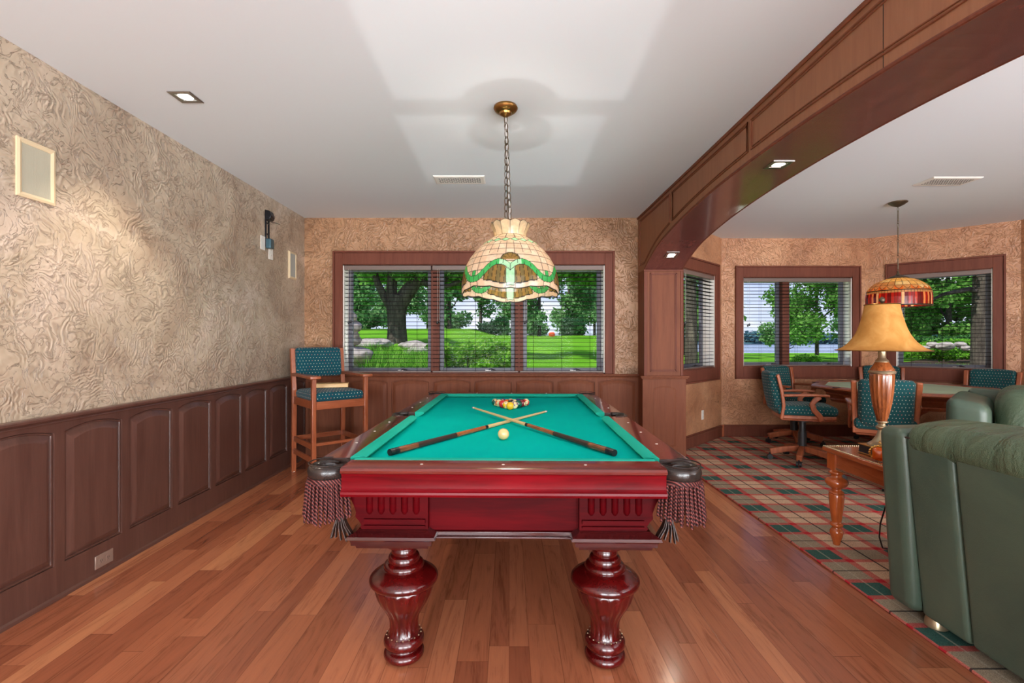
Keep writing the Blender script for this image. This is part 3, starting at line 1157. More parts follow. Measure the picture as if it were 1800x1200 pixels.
# wooden rails with moulded outer face: profile (outward offset, z)
rprof = [(0.0, ZR), (0.108, ZR), (0.118, ZR - .003), (0.124, ZR - .011), (0.122, ZR - .02), (0.112, ZR - .026),
         (0.108, ZR - .034), (0.108, ZR - .078), (0.112, ZR - .084), (0.122, ZR - .09), (0.124, ZR - .098), (0.118, ZR - .108), (0.0, ZR - .11)]


def rail(p0, p1, outward, mats):
    a, b = Vector((*p0, 0)), Vector((*p1, 0))
    n = Vector((*outward, 0))
    m_ = MB()
    n_ = len(rprof)
    va = [tuple(a + n * t + Vector((0, 0, z))) for t, z in rprof]
    vb = [tuple(b + n * t + Vector((0, 0, z))) for t, z in rprof]
    for i in range(n_):
        k = (i + 1) % n_
        m_.use('net' if i == n_ - 1 else mats[0] if i == 0 else mats[2] if 1 <= i <= 4 else mats[1])
        m_.add([va[i], va[k], vb[k], vb[i]], [(0, 1, 2, 3)])
    m_.use('net').add(va, [tuple(range(n_))])
    m_.add(vb, [tuple(range(n_))])
    return m_.build('rail', None, table, weld=True, angle=30)


M['rail_x'] = wood('rail_top_wood_x', lin(88, 26, 28), lin(132, 52, 50), 'X', 0.16, 0.5, 0.9, (0.3, 0.7))
M['mould_x'] = wood('rail_edge_wood_x', lin(70, 16, 14), lin(112, 38, 30), 'X', 0.14, 0.7, 0.9, (0.3, 0.7))
M['mould_y'] = wood('rail_edge_wood_y', lin(70, 16, 14), lin(112, 38, 30), 'Y', 0.14, 0.7, 0.9, (0.3, 0.7))
M['mahogany_y'] = wood('red_mahogany_y', lin(80, 8, 12), lin(150, 22, 30), 'Y', 0.2, 0.5, 0.7, (0.3, 0.72))
for sy in (-1, 1):
    rail((-0.60, sy * 1.172), (0.60, sy * 1.172), (0, sy), ('rail_x', 'mahogany', 'mould_x'))
for sx in (-1, 1):
    for ya, yb in ((-1.14, -0.075), (0.075, 1.14)):
        rail((sx * 0.617, ya), (sx * 0.617, yb), (sx, 0), ('railtop', 'mahogany_y', 'mould_y'))
for x, y in [(q * 0.31, s_ * 1.235) for q in (-1, 0, 1) for s_ in (-1, 1)] + [(s_ * 0.685, q) for s_ in (-1, 1) for q in (-0.86, -0.58, -0.3, 0.3, 0.58, 0.86)]:
    m_ = MB()
    m_.lathe([(0.006, ZR - .002), (0.006, ZR + .0008), (0.001, ZR + .001)], (x, y, 0), 12)
    m_.build('inlaid_sight', 'white_plastic', table)


def rope_mat(g):
    uv = obj_co(g)
    s = g.n('SeparateXYZ', {0: uv})
    ph = g.m('ADD', g.m('MULTIPLY', s.outputs[2], 430.0), g.m('MULTIPLY', g.m('ADD', s.outputs[0], s.outputs[1]), 420.0))
    v = g.m('ADD', g.m('MULTIPLY', g.m('SINE', ph), 0.5), 0.5)
    c = g.ramp(v, [(0.1, lin(30, 9, 11)), (0.6, lin(80, 30, 30)), (1.0, lin(122, 66, 60))])
    return bsdf(g, c, 0.6, bump=v, bs=0.7, bd=0.003, spec=0.3)


M['rope'] = material('twisted_fringe_cord', rope_mat)


def corner(sx, sy, full=True):
    """leather-trimmed corner pocket with fringe, net and tassel"""
    cx, cy_ = sx * 0.668, sy * 1.222
    R_ = 0.062
    pts = []
    # horseshoe from the end rail round the outside to the side rail
    A0, A1 = -105, 195
    base = math.degrees(math.atan2(sy, sx))
    for i in range(25):
        t = math.radians(base - 150 + 300 * i / 24)
        pts.append((cx + R_ * math.cos(t), cy_ + R_ * math.sin(t)))
    m_ = MB()
    rs = []
    for i, (x, y) in enumerate(pts):
        t = math.atan2(y - cy_, x - cx)
        u = abs(i - 12) / 12
        k = 1.0 if u < 0.78 else 1.0 - 0.35 * (u - 0.78) / 0.22
        ring = []
        for j in range(14):
            q = 2 * PI * j / 14
            dr = 0.017 * math.cos(q) * k
            dz = 0.023 * math.sin(q) * k
            if dz < 0:
                dz *= 1.35
            ring.append((cx + (R_ + dr) * math.cos(t), cy_ + (R_ + dr) * math.sin(t), ZR - 0.024 + dz))
        rs.append(ring)
    m_.rings(rs)
    pk = m_.build('corner_pocket', 'black_leather', table, angle=60)
    # stitched seam
    st = MB()
    st.tube([(cx + (R_ + 0.012) * math.cos(math.atan2(y - cy_, x - cx)), cy_ + (R_ + 0.012) * math.sin(math.atan2(y - cy_, x - cx)), ZR + 0.005) for x, y in pts[2:-2]], 0.0025, 5)
    st.build('welt_seam', 'black_leather', pk)
    nt = MB()
    pr = []
    for r, z in ((0.050, -0.01), (0.058, -0.05), (0.060, -0.10), (0.05, -0.145), (0.028, -0.175), (0.012, -0.19)):
        pr.append((r, ZR + z))
    nt.lathe(pr[::-1], (cx, cy_, 0), 20, cap=False)
    nt.build('pocket_net', 'net', pk)
    if not full:
        return pk
    # plaited straps and tassel under the net
    tb = MB()
    for k in range(7):
        t = 2 * PI * k / 7
        tb.tube([(cx - sx * .02 * u + 0.062 * math.cos(t + u * 2.2) * (1 - u * 0.75), cy_ + 0.07 * math.sin(t + u * 2.2) * (1 - u * 0.75), 0.70 - u * 0.11) for u in (0, .25, .5, .75, 1)], 0.008, 6)
    tx, ty = cx - sx * 0.04, cy_ - sy * 0.01
    for k in range(13):
        t = 2 * PI * k / 13
        for u0 in (0,):
            tb.tube([(tx + 0.008 * math.cos(t), ty + 0.008 * math.sin(t), 0.60), (tx + 0.022 * math.cos(t), ty + 0.022 * math.sin(t), 0.56), (tx + 0.044 * math.cos(t) - sx * .008, ty + 0.03 * math.sin(t), 0.515 + 0.008 * math.sin(k * 5))], 0.006, 4, flat=(0.019, 0.003))
    tb.build('leather_tassel', 'net', pk)
    # hanging fringe along the outer arc
    fr = MB()
    br = MB()
    arc = []
    for i in range(43):
        t = math.radians(base - 125 + 250 * i / 42)
        arc.append((cx + (R_ + 0.012) * math.cos(t), cy_ + (R_ + 0.012) * math.sin(t), t))
    br.tube([(x, y, ZR - 0.056) for x, y, t in arc], 0.01, 4, flat=(0.009, 0.02))
    br.build('braid_band', 'rope', pk)
    rr_ = random.Random(int(cx * 100) + 5)
    for i in range(43):
        x, y, t = arc[i]
        lay = 0.005 if i % 2 else -0.004
        x += lay * math.cos(t)
        y += lay * math.sin(t)
        L = 0.136 + rr_.uniform(-0.012, 0.012) + (0.01 if 14 < i < 30 else 0)
        sw = rr_.uniform(-0.007, 0.007)
        p_ = []
        for k in range(9):
            u = k / 8
            p_.append((x + sw * u * u * math.sin(t) + 0.014 * u * math.cos(t), y + sw * u * u * math.cos(t) + 0.010 * u * math.sin(t), ZR - 0.060 - L * u))
        fr.tube(p_, [0.0050] * 7 + [0.0058, 0.004], 6)
    fr.build('fringe', 'rope', pk, angle=80)
    return pk


for sx in (-1, 1):
    for sy in (-1, 1):
        corner(sx, sy, True)
for sx in (-1, 1):
    m_ = MB()
    rs = []
    for i in range(17):
        t = (0 if sx > 0 else PI) + math.radians(-100 + 200 * i / 16)
        ring = []
        for j in range(10):
            q = 2 * PI * j / 10
            r = 0.062 + 0.014 * math.cos(q)
            ring.append((sx * 0.672 + r * math.cos(t), r * math.sin(t) * 1.12, ZR - 0.008 + 0.014 * math.sin(q)))
        rs.append(ring)
    m_.rings(rs)
    pk = m_.build('side_pocket', 'black_leather', table, angle=60)
    m_ = MB()
    m_.lathe([(0.03, 0.60), (0.055, 0.64), (0.06, 0.70), (0.062, ZC + 0.002)], (sx * 0.665, 0, 0), 18, cap=True)
    m_.use('void')
    m_.build('pocket_net', 'net', pk)
    m_ = MB()
    m_.lathe([(0.052, ZC + 0.0025), (0.001, ZC + 0.003)], (sx * 0.645, 0, 0), 18, cap=True)
    m_.build('pocket_opening', 'void', pk)
    m_ = MB()
    m_.use('black_leather').box(min(sx * .617, sx * .72), max(sx * .617, sx * .72), -0.075, 0.075, ZR - 0.11, ZR - 0.04)
    m_.build('pocket_block', None, pk)
for sx in (-1, 1):
    for sy in (-1, 1):
        m_ = MB()
        m_.lathe([(0.056, ZC + 0.0012), (0.001, ZC + 0.0016)], (sx * 0.622, sy * 1.172, 0), 20, cap=True)
        m_.build('pocket_opening', 'void', table)

# cabinet: blocks above the legs and aprons between them
BZ = [(0.690, 0.585), (0.662, 0.590), (0.64, 0.578), (0.61, 0.568), (0.59, 0.570), (0.578, 0.558), (0.56, 0.546), (0.552, 0.552), (0.545, 0.545)]


def leg_block(sx, sy):
    def rect(xo, yo, z, xi=0.29, yi=0.94):
        a, b = sorted((sx * xi, sx * xo))
        c, d = sorted((sy * yi, sy * yo))
        return [(a, c, z), (b, c, z), (b, d, z), (a, d, z)]
    m_ = MB()
    rs = []
    for z, xo in BZ:
        rs.append(rect(xo, 1.215 if z < 0.6 else 1.215, z))
    m_.rings(rs[::-1])
    blk = m_.build('leg_block', 'mahogany_d', table, angle=25)
    m_ = MB()
    rs = [rect(e, 1.215 + e - 0.55, z, 0.29 - max(0, e - 0.56), 0.94) for z, e in ((0.545, 0.558), (0.54, 0.565), (0.528, 0.59), (0.518, 0.594), (0.516, 0.586), (0.508, 0.58), (0.492, 0.578), (0.49, 0.566), (0.476, 0.562))]
    m_.rings(rs[::-1])
    m_.build('base_moulding', 'dark_mould', blk, angle=25)
    # reeds near the top, flat bead below
    m_ = MB()
    for face in ('front', 'side'):
        for k in range(5):
            u = 0.325 + 0.045 * k + 0.01
            if face == 'front':
                m_.tube([(sx * u, sy * 1.211, 0.688), (sx * u, sy * 1.211, 0.614), (sx * u, sy * 1.209, 0.603)], [0.014, 0.014, 0.008], 10)
            else:
                v = 0.965 + 0.045 * k + 0.01
                m_.tube([(sx * 0.580, sy * v, 0.685), (sx * 0.567, sy * v, 0.62)], [0.013, 0.010], 8)
    a, b = sorted((sx * 0.30, sx * 0.535))
    y0, y1 = sorted((sy * 1.212, sy * 1.226))
    m_.box(a, b, y0, y1, 0.572, 0.586)
    m_.box(a, b, y0, y1, 0.556, 0.562)
    m_.build('carved_reeding', 'mahogany_d', blk, angle=60)
    return blk


for sx in (-1, 1):
    for sy in (-1, 1):
        leg_block(sx, sy)
for sy in (-1, 1):
    m_ = MB()
    a, b = sorted((sy * 1.15, sy * 1.185))
    m_.use('mahogany_d').box(-0.30, 0.30, a, b, 0.53, 0.692)
    a, b = sorted((sy * 1.15, sy * 1.195))
    m_.use('dark_mould').box(-0.30, 0.30, a, b, 0.512, 0.53)
    a, b = sorted((sy * 1.15, sy * 1.205))
    m_.box(-0.30, 0.30, a, b, 0.505, 0.514)
    m_.build('apron', None, table, bevel=0.003)
for sx in (-1, 1):
    m_ = MB()
    a, b = sorted((sx * 0.50, sx * 0.535))
    m_.use('mahogany_y').box(a, b, -0.945, 0.945, 0.53, 0.692)
    a, b = sorted((sx * 0.50, sx * 0.55))
    m_.use('dark_mould').box(a, b, -0.945, 0.945, 0.505, 0.53)
    m_.build('apron', None, table, bevel=0.003)
m_ = MB()
m_.box(-0.52, 0.52, -1.17, 1.17, 0.69, 0.742)
m_.build('slate_bed', 'mahogany_d', table)

LEG = [(0.030, 0.0), (0.058, 0.002), (0.074, 0.010), (0.080, 0.022), (0.076, 0.036), (0.062, 0.043), (0.059, 0.050), (0.064, 0.055),
       (0.077, 0.062), (0.080, 0.074), (0.078, 0.086), (0.070, 0.096), (0.064, 0.100), (0.060, 0.108), (0.057, 0.125), (0.057, 0.145), (0.060, 0.165),
       (0.068, 0.185), (0.080, 0.206), (0.094, 0.228), (0.106, 0.252), (0.114, 0.276), (0.117, 0.292), (0.114, 0.300), (0.120, 0.303), (0.131, 0.309),
       (0.136, 0.319), (0.134, 0.330), (0.126, 0.339), (0.116, 0.346), (0.100, 0.356), (0.086, 0.362), (0.079, 0.365), (0.080, 0.372), (0.076, 0.382), (0.068, 0.388), (0.062, 0.391),
       (0.063, 0.398), (0.060, 0.410), (0.054, 0.417), (0.048, 0.420), (0.050, 0.428), (0.048, 0.440), (0.046, 0.445), (0.050, 0.452), (0.075, 0.458), (0.078, 0.478)]


def flutes(z, t):
    if 0.106 < z < 0.296:
        e = min(1.0, (z - 0.106) / 0.02, (0.296 - z) / 0.012)
        return 1 - 0.055 * e * abs(math.cos(t * 9)) ** 3
    return 1.0


def fine(prof, k=3):
    """catmull-rom through the profile"""
    P_ = [prof[0]] + prof + [prof[-1]]
    o = []
    for i in range(1, len(P_) - 2):
        for j in range(k):
            t = j / k
            q = []
            for d in (0, 1):
                a, b, c, e = P_[i - 1][d], P_[i][d], P_[i + 1][d], P_[i + 2][d]
                q.append(0.5 * (2 * b + (c - a) * t + (2 * a - 5 * b + 4 * c - e) * t * t + (3 * b - a - 3 * c + e) * t ** 3))
            o.append(tuple(q))
    o.append(prof[-1])
    return o


legm = None
for sx in (-1, 1):
    for sy in (-1, 1):
        if legm is None:
            m_ = MB()
            m_.lathe(fine(LEG, 2), (0, 0, 0), 144, flute=flutes)
            l0 = m_.build('leg', 'mahogany_z', table, angle=50)
            legm = l0
            l_ = l0
            d_ = MB()
            for k in range(18):
                t = 2 * PI * (k + 0.0) / 18
                d_.lathe([(0.0002, -.003), (0.0035, 0), (0.0002, .003)], (0.068 * math.cos(t), 0.068 * math.sin(t), 0.102), 6)
            pd = d_.build('pearl_beads', 'pewter', l0)
        else:
            l_ = legm.copy()
            COL.objects.link(l_)
            c_ = pd.copy()
            COL.objects.link(c_)
            c_.parent = l_
        l_.location = (sx * 0.402, sy * 1.13, 0)

# ------------------------------------------------------------------ balls
BR = 0.0285


def ball_mat(name, col, stripe):
    def fn(g):
        co = obj_co(g)
        s = g.n('SeparateXYZ', {0: co})
        az_ = g.m('ABSOLUTE', s.outputs[2])
        ay_ = g.m('ABSOLUTE', s.outputs[1])
        spot = g.m('GREATER_THAN', az_, BR * 0.89)
        cream = lin(236, 214, 160)
        c = col
        if stripe:
            c = g.mix(g.m('GREATER_THAN', ay_, BR * 0.52), col, cream)
        c = g.mix(spot, c, cream)
        return bsdf(g, c, 0.1, coat=0.7)
    return material(name, fn)


BC = {1: lin(238, 186, 30), 2: lin(24, 40, 110), 3: lin(206, 34, 40), 4: lin(88, 34, 110), 5: lin(228, 104, 34), 6: lin(12, 84, 66), 7: lin(120, 26, 32), 8: lin(16, 16, 18)}
BN = {1: 'yellow', 2: 'blue', 3: 'red', 4: 'purple', 5: 'orange', 6: 'green', 7: 'maroon', 8: 'black'}


NUM = {}


def ball(num, p, rot, where):
    st = num > 8
    base_ = num - 8 if st else num
    m_ = MB()
    pr = [(BR * math.cos(a), BR * math.sin(a)) for a in np.linspace(-PI / 2 + 0.001, PI / 2 - 0.001, 19)]
    m_.lathe(pr, (0, 0, 0), 28, cap=True)
    o = m_.build('billiard_ball', ball_mat(f'ball_{num}', BC[base_], st), None, angle=80)
    o.location = p
    o.rotation_euler = rot
    nm = BN[base_]
    tag(o, f'{nm} {"striped" if st else "solid"} {num} ball {where}', 'ball', 'racked balls on the pool table')
    cu = bpy.data.curves.new('number', 'FONT')
    cu.body = str(num)
    cu.size = 0.017
    cu.align_x = 'CENTER'
    cu.align_y = 'CENTER'
    cu.extrude = 0.0002
    cu.materials.append(M['black'])
    for sg in (1, -1):
        if num not in NUM:
            tmp = bpy.data.objects.new('tmp', cu)
            NUM[num] = bpy.data.meshes.new_from_object(tmp)
            bpy.data.objects.remove(tmp)
        to = bpy.data.objects.new('number', NUM[num])
        COL.objects.link(to)
        to.parent = o
        to.location = (0, 0, sg * (BR + 0.00005))
        if sg < 0:
            to.rotation_euler = (PI, 0, 0)
    return o


order = [[1], [11, 9], [3, 8, 14], [10, 5, 2, 13], [6, 15, 12, 4, 7]]
order = [[1], [9, 13], [3, 8, 6], [13, 5, 10, 7], [14, 4, 15, 2, 11]]
order = [[1], [9, 12], [3, 8, 6], [13, 5, 10, 7], [14, 4, 15, 2, 11]]
where = [['at the front point of the rack'], ['in the second row, left', 'in the second row, right'],
         ['at the left of the third row', 'in the middle of the rack', 'at the right of the third row'],
         ['at the left of the fourth row', 'second from left in the fourth row', 'second from right in the fourth row', 'at the right of the fourth row'],
         ['at the back left corner of the rack', 'second from left in the back row', 'in the middle of the back row', 'second from right in the back row', 'at the back right corner of the rack']]
ca, sa = math.cos(TROT), math.sin(TROT)


def on_table(x, y):
    return (TABX + x * ca - y * sa, TABY + x * sa + y * ca)


rb = random.Random(3)
for i, row in enumerate(order):
    for j, num in enumerate(row):
        x = 0.0 + (j - i / 2) * 2 * BR * 1.012
        y = 3.455 - TABY + i * 2 * BR * 0.885
        X_, Y_ = on_table(x, y)
        rot = (rb.uniform(0.6, 1.7), rb.uniform(-0.5, 0.5), rb.uniform(-0.6, 0.6))
        if num in (1, 3, 5, 7, 2):
            rot = (0.3, PI / 2 + rb.uniform(-0.2, 0.2), rb.uniform(-0.3, 0.3))
        ball(num, (X_, Y_, ZC + BR), rot, where[i][j])
m_ = MB()
pr = [(BR * math.cos(a), BR * math.sin(a)) for a in np.linspace(-PI / 2 + 0.001, PI / 2 - 0.001, 25)]
m_.lathe(pr, (0, 0, 0), 36)
o = m_.build('cue_ball', 'white_ball', None, angle=80)
o.location = (-0.0286, 2.415, ZC + BR)
tag(o, 'aged ivory cue ball lying alone in front of the crossed cues', 'ball')


# ------------------------------------------------------------------ cues
def cue(butt, tip, label, zb, zt):
    L = 1.47
    d = Vector((tip[0] - butt[0], tip[1] - butt[1], zt - zb)).normalized()
    root = tag(empty('pool_cue', (butt[0], butt[1], zb)), label, 'pool cue', 'crossed cues on the pool table')
    root.rotation_euler = d.to_track_quat('X', 'Z').to_euler()

    def seg(nm, a, b, mat):
        def r(x):
            return 0.0148 - 0.0085 * (x / L)
        m__ = MB()
        n = 6
        m__.tube([(a + (b - a) * k / n, 0, 0) for k in range(n + 1)], [r(a + (b - a) * k / n) for k in range(n + 1)], 16)
        return m__.build(nm, mat, root, angle=60)
    seg('rubber_bumper', 0.0, 0.022, 'black')
    seg('butt_cap', 0.022, 0.05, 'black_metal')
    seg('butt_sleeve', 0.05, 0.17, 'rosewood')
    seg('wrap', 0.17, 0.46, 'dark_cord')
    seg('forearm', 0.46, 0.72, 'cueb')
    seg('joint_collar', 0.72, 0.745, 'black_metal')
    seg('shaft', 0.745, 1.445, 'maple')
    seg('ferrule', 1.445, 1.465, 'white_plastic')
    seg('leather_tip', 1.465, 1.475, 'blue_chalk')
    return root


M['dark_cord'] = plain('cue_wrap', lin(52, 36, 30), 0.35)
M['blue_chalk'] = plain('chalked_tip', lin(90, 110, 130), 0.9)
M['cueb'] = wood('cue_forearm', lin(110, 50, 24), lin(176, 98, 52), 'X', 0.15, 0.6, 2.5, (0.35, 0.65))
cue((-0.517, 2.075), (0.262, 3.33), 'pool cue with its butt at the near left, lying under the other cue', ZC + 0.0155, ZC + 0.008)
cue((0.455, 2.065), (-0.278, 3.40), 'pool cue with its butt at the near right, crossing on top of the other', ZC + 0.0155, ZC + 0.030)


# ------------------------------------------------------------------ stained glass hanging lamp over the pool table
def chain(m_, p0, p1, link=0.05, r=0.0023, wdt=0.0125, n=8):
    a, b = Vector(p0), Vector(p1)
    L = (b - a).length
    k = max(2, int(L / (link * 0.78)))
    d = (b - a).normalized()
    u = d.orthogonal().normalized()
    v = d.cross(u)
    for i in range(k):
        c = a + d * (L * (i + 0.5) / k)
        hl = L / k * 0.62
        ax = u if i % 2 else v
        pts = []
        for j in range(n + 4):
            t = 2 * PI * j / (n + 4)
            pts.append(tuple(c + d * (hl * math.cos(t)) + ax * (wdt * math.sin(t))))
        m_.tube(pts, r, 5, closed=True)


def glass_shade_mat(name, glow, tr=0.55):
    def fn(g):
        at = g.n('Attribute', attribute_name='glass')
        co = obj_co(g)
        n = g.noise(co, 22.0, 4, 0.6, 1.5)
        c = g.mix(1.0, at.outputs[0], g.ramp(n.outputs[0], [(0.3, (0.78, 0.78, 0.76)), (0.7, (1.12, 1.1, 1.08))]), 'MULTIPLY')
        lead = g.m('LESS_THAN', g.n('SeparateColor', {0: at.outputs[0]}).outputs[0], 0.05)
        p = bsdf(g, c, g.m('ADD', 0.15, g.m('MULTIPLY', lead, 0.3)), bump=n.outputs[0], bs=0.15, bd=0.003, coat=0.3)
        t = g.n('BsdfTranslucent', {'Color': c}).outputs[0]
        s = g.n('MixShader', {0: tr, 1: p, 2: t}).outputs[0]
        if glow:
            e = g.n('Emission', {'Color': c, 'Strength': glow}).outputs[0]
            s = g.n('AddShader', {0: s, 1: e}).outputs[0]
        return s
    return material(name, fn)


M['stained'] = glass_shade_mat('stained_glass', 0.0)
CREAM, CREAM2, GRN, GRN2, BRN, BRN2, LEAD = lin(232, 208, 184), lin(238, 220, 200), lin(84, 186, 110), lin(190, 232, 196), lin(158, 126, 66), lin(132, 114, 66), (0.02, 0.016, 0.01)


def shade_mesh(name, prof, colour, nu, parent, rim=None, mat='stained', thick=0.003):
    """double walled lathe whose vertex colours say which piece of glass each spot is"""
    P_ = np.array(prof)
    seg = np.r_[0, np.cumsum(np.hypot(np.diff(P_[:, 0]), np.diff(P_[:, 1])))]
    nv = int(seg[-1] / 0.0032)
    sv = np.linspace(0, seg[-1], nv)
    R_ = np.interp(sv, seg, P_[:, 0])
    Z_ = np.interp(sv, seg, P_[:, 1])
    th = np.linspace(0, 2 * PI, nu, endpoint=False)
    V, C = [], []
    for s_i, (r, z) in enumerate(zip(R_, Z_)):
        v = sv[s_i] / seg[-1]
        for t in th:
            dz = rim(v, t) if rim else 0
            V.append((r * math.cos(t), r * math.sin(t), z + dz))
            C.append((*colour(v, t, r, z + dz, sv[s_i]), 1.0))
    F_ = []
    for i in range(nv - 1):
        for j in range(nu):
            k = (j + 1) % nu
            F_.append((i * nu + j, i * nu + k, (i + 1) * nu + k, (i + 1) * nu + j))
    me = bpy.data.meshes.new(name)
    me.from_pydata(V, [], F_)
    me.materials.append(M[mat])
    ca_ = me.color_attributes.new('glass', 'FLOAT_COLOR', 'POINT')
    ca_.data.foreach_set('color', np.array(C, np.float32).ravel())
    me.polygons.foreach_set('use_smooth', [True] * len(me.polygons))
    me.update()
    o = bpy.data.objects.new(name, me)
    COL.objects.link(o)
    o.parent = parent
    so = o.modifiers.new('thickness', 'SOLIDIFY')
    so.thickness = thick
    return o


LXP, LYP = -0.020, 2.75
lamp = thing('stained_glass_pendant', 'cream and green stained-glass dome lamp hanging over the pool table', 'hanging lamp', (LXP, LYP, 0))
m_ = MB()
m_.lathe([(0.001, H - 0.062), (0.012, H - .06), (0.022, H - 0.052), (0.034, H - .046), (0.038, H - .036), (0.056, H - .03), (0.066, H - .02), (0.07, H - .012), (0.066, H)], (0, 0, 0), 36,
         flute=lambda z, t: 1 - 0.05 * (abs(math.cos(t * 12)) if z < H - .03 else 0))
m_.build('ceiling_canopy', 'brass', lamp)
m_ = MB()
ct = 1.955
dxl = 0.026
chain(m_, (0, 0, H - 0.055), (dxl, 0, ct))
m_.build('chain', 'bronze', lamp)
m_ = MB()
chain(m_, (0.004, 0.006, H - 0.10), (dxl - 0.024, 0.012, ct + 0.02), link=0.046, wdt=0.012)
m_.build('slack_chain', 'bronze', lamp)
m_ = MB()
m_.tube([(0.004 * math.sin(k * 2.2) + dxl * k / 14, 0.004 * math.cos(k * 1.7), H - 0.06 - (H - 0.06 - ct) * k / 14) for k in range(15)], 0.002, 6)
m_.build('lamp_cord', 'cordm', lamp)
CXL = dxl
m_ = MB()
m_.lathe([(0.004, 1.80), (0.022, 1.81), (0.05, 1.865), (0.052, 1.87), (0.012, 1.876), (0.007, 1.90), (0.006, 1.945), (0.012, 1.952), (0.004, 1.965)], (CXL, 0, 0), 24)
m_.build('socket_cap', 'brass', lamp)

# crown of eight upright scallops
def crown_col(v, t, r, z, s_):
    k = (t / (2 * PI / 12)) % 1
    if min(k, 1 - k) < 0.045 or v < 0.04 or v > 0.965:
        return LEAD
    return lin(226, 208, 176)


cr = shade_mesh('shade_crown', [(0.088, 1.855), (0.092, 1.875), (0.10, 1.90), (0.112, 1.93)], crown_col, 240, lamp,
                rim=lambda v, t: v * (0.012 * abs(math.sin(6 * t)) - 0.006))
cr.location = (CXL, 0, 0)

DOME = [(0.272, 1.545), (0.276, 1.57), (0.276, 1.60), (0.268, 1.64), (0.252, 1.685), (0.228, 1.73), (0.196, 1.772), (0.158, 1.808), (0.120, 1.838), (0.088, 1.858)]


def rim_fn(v, t):
    if v > 0.3:
        return 0.0
    q = (t - PI / 2) * 4
    return -(1 - v / 0.3) * (0.022 * (0.5 + 0.5 * math.cos(q)) + 0.006 * abs(math.sin(q * 2)))


def dome_col(v, t, r, z, s_):
    # six repeats of the ribbon-and-shell ornament
    per = 2 * PI / 4
    a = ((t + PI / 2 + per / 2) % per) / per - 0.5          # -0.5..0.5, 0 = middle of a shell, one faces the camera
    x = a * per * r                                            # metres along the rim
    if v < 0.012 or v > 0.985:
        return LEAD
    # diamond row
    if 0.72 < v < 0.84:
        kd = (t / (2 * PI / 20)) % 1
        dd = abs(kd - 0.5) * 2 + abs(v - 0.78) / 0.055
        if dd < 0.86:
            return GRN2
        if dd < 1.06:
            return LEAD
        return CREAM
    # shell fan on top of the ribbon
    fx, fv = x, (v - 0.345) * 0.42
    fr_ = math.hypot(fx, fv)
    if v > 0.335 and fr_ < 0.052 and fv > 0:
        ang = math.atan2(fv, fx)
        if (ang / (PI / 5)) % 1 < 0.10 or fr_ > 0.048:
            return LEAD
        return BRN if fr_ < 0.04 else BRN2
    # ribbon: high over the shells, dipping between the repeats
    aa = abs(a)
    q_ = min(1.0, max(0.0, (aa - 0.15) / 0.35))
    rv = 0.10 + 0.11 * (1 + math.cos(PI * q_)) if aa > 0.15 else 0.32 - 0.08 * ((0.15 - aa) / 0.15) ** 2
    sl_ = 0.11 * math.sin(PI * q_) * PI / 0.35
    wdt = 0.043 * math.sqrt(1 + (sl_ * 0.75) ** 2)
    dv = v - rv
    if abs(dv) < wdt:
        if abs(dv) > wdt - 0.008:
            return LEAD
        if (abs(x) / 0.036) % 1 < 0.06:
            return LEAD
        return GRN2 if aa < 0.14 else GRN
    # centre bow hanging below the middle
    if aa < 0.058 - 0.05 * abs(v - 0.15) and 0.03 < v < 0.31:
        if aa > 0.050 - 0.05 * abs(v - 0.15) or abs(v - 0.03) < 0.01:
            return LEAD
        return GRN2
    # brown shells either side of the bow
    if 0.055 <= aa < 0.34 and dv < 0 and v > 0.045 + 0.1 * aa:
        if v < 0.06 + 0.1 * aa or aa > 0.333 or ((aa - 0.055) / 0.05 + (v - 0.3) * 2.0) % 1 < 0.10:
            return LEAD
        return BRN if ((aa - 0.055) / 0.05 + (v - 0.3) * 2.0) % 2 < 1 else BRN2
    if 0.465 < aa and 0.13 < v < 0.22:
        if aa < 0.471 or v > 0.212:
            return LEAD
        return GRN
    # cream tiles
    kv = (v * 9.2) % 1
    kt = (t / (2 * PI / (32 if v < 0.75 else 16)) + 0.5) % 1
    if kv < 0.045 or min(kt, 1 - kt) < 0.02 * 0.27 / max(r, .05):
        return LEAD
    return CREAM if (int(v * 9.2) + int(t * 5)) % 3 else CREAM2


dm = shade_mesh('dome_shade', DOME, dome_col, 520, lamp, rim=rim_fn)
dm.location = (CXL, 0, 0)
dm.rotation_euler = (0, 0, 0)
for o_ in (dm, cr):
    # the whole shade hangs a little askew, its near rim higher
    R3 = Matrix.Translation((CXL, 0, 1.95)) @ Matrix.Rotation(math.radians(-3.2), 4, 'X') @ Matrix.Translation((0, 0, -1.95))
    o_.matrix_local = R3
for k in range(3):
    t = 2 * PI * k / 3 + 0.5
    m_ = MB()
    c = (CXL + 0.06 * math.cos(t), 0.06 * math.sin(t), 1.70)
    m_.lathe([(0.002, -0.03), (0.018, -0.022), (0.028, 0.0), (0.022, 0.024), (0.012, 0.04), (0.011, 0.06), (0.002, 0.062)], c, 16)
    m_.build('light_bulb', 'bulb', lamp)
pd_ = bpy.data.lights.new('pendant_light', 'POINT')
pd_.energy = 9
pd_.color = (1.0, 0.93, 0.82)
pd_.shadow_soft_size = 0.05
po = bpy.data.objects.new('pendant_light', pd_)
po.location = (CXL, 0, 1.76)
po.parent = lamp
COL.objects.link(po)

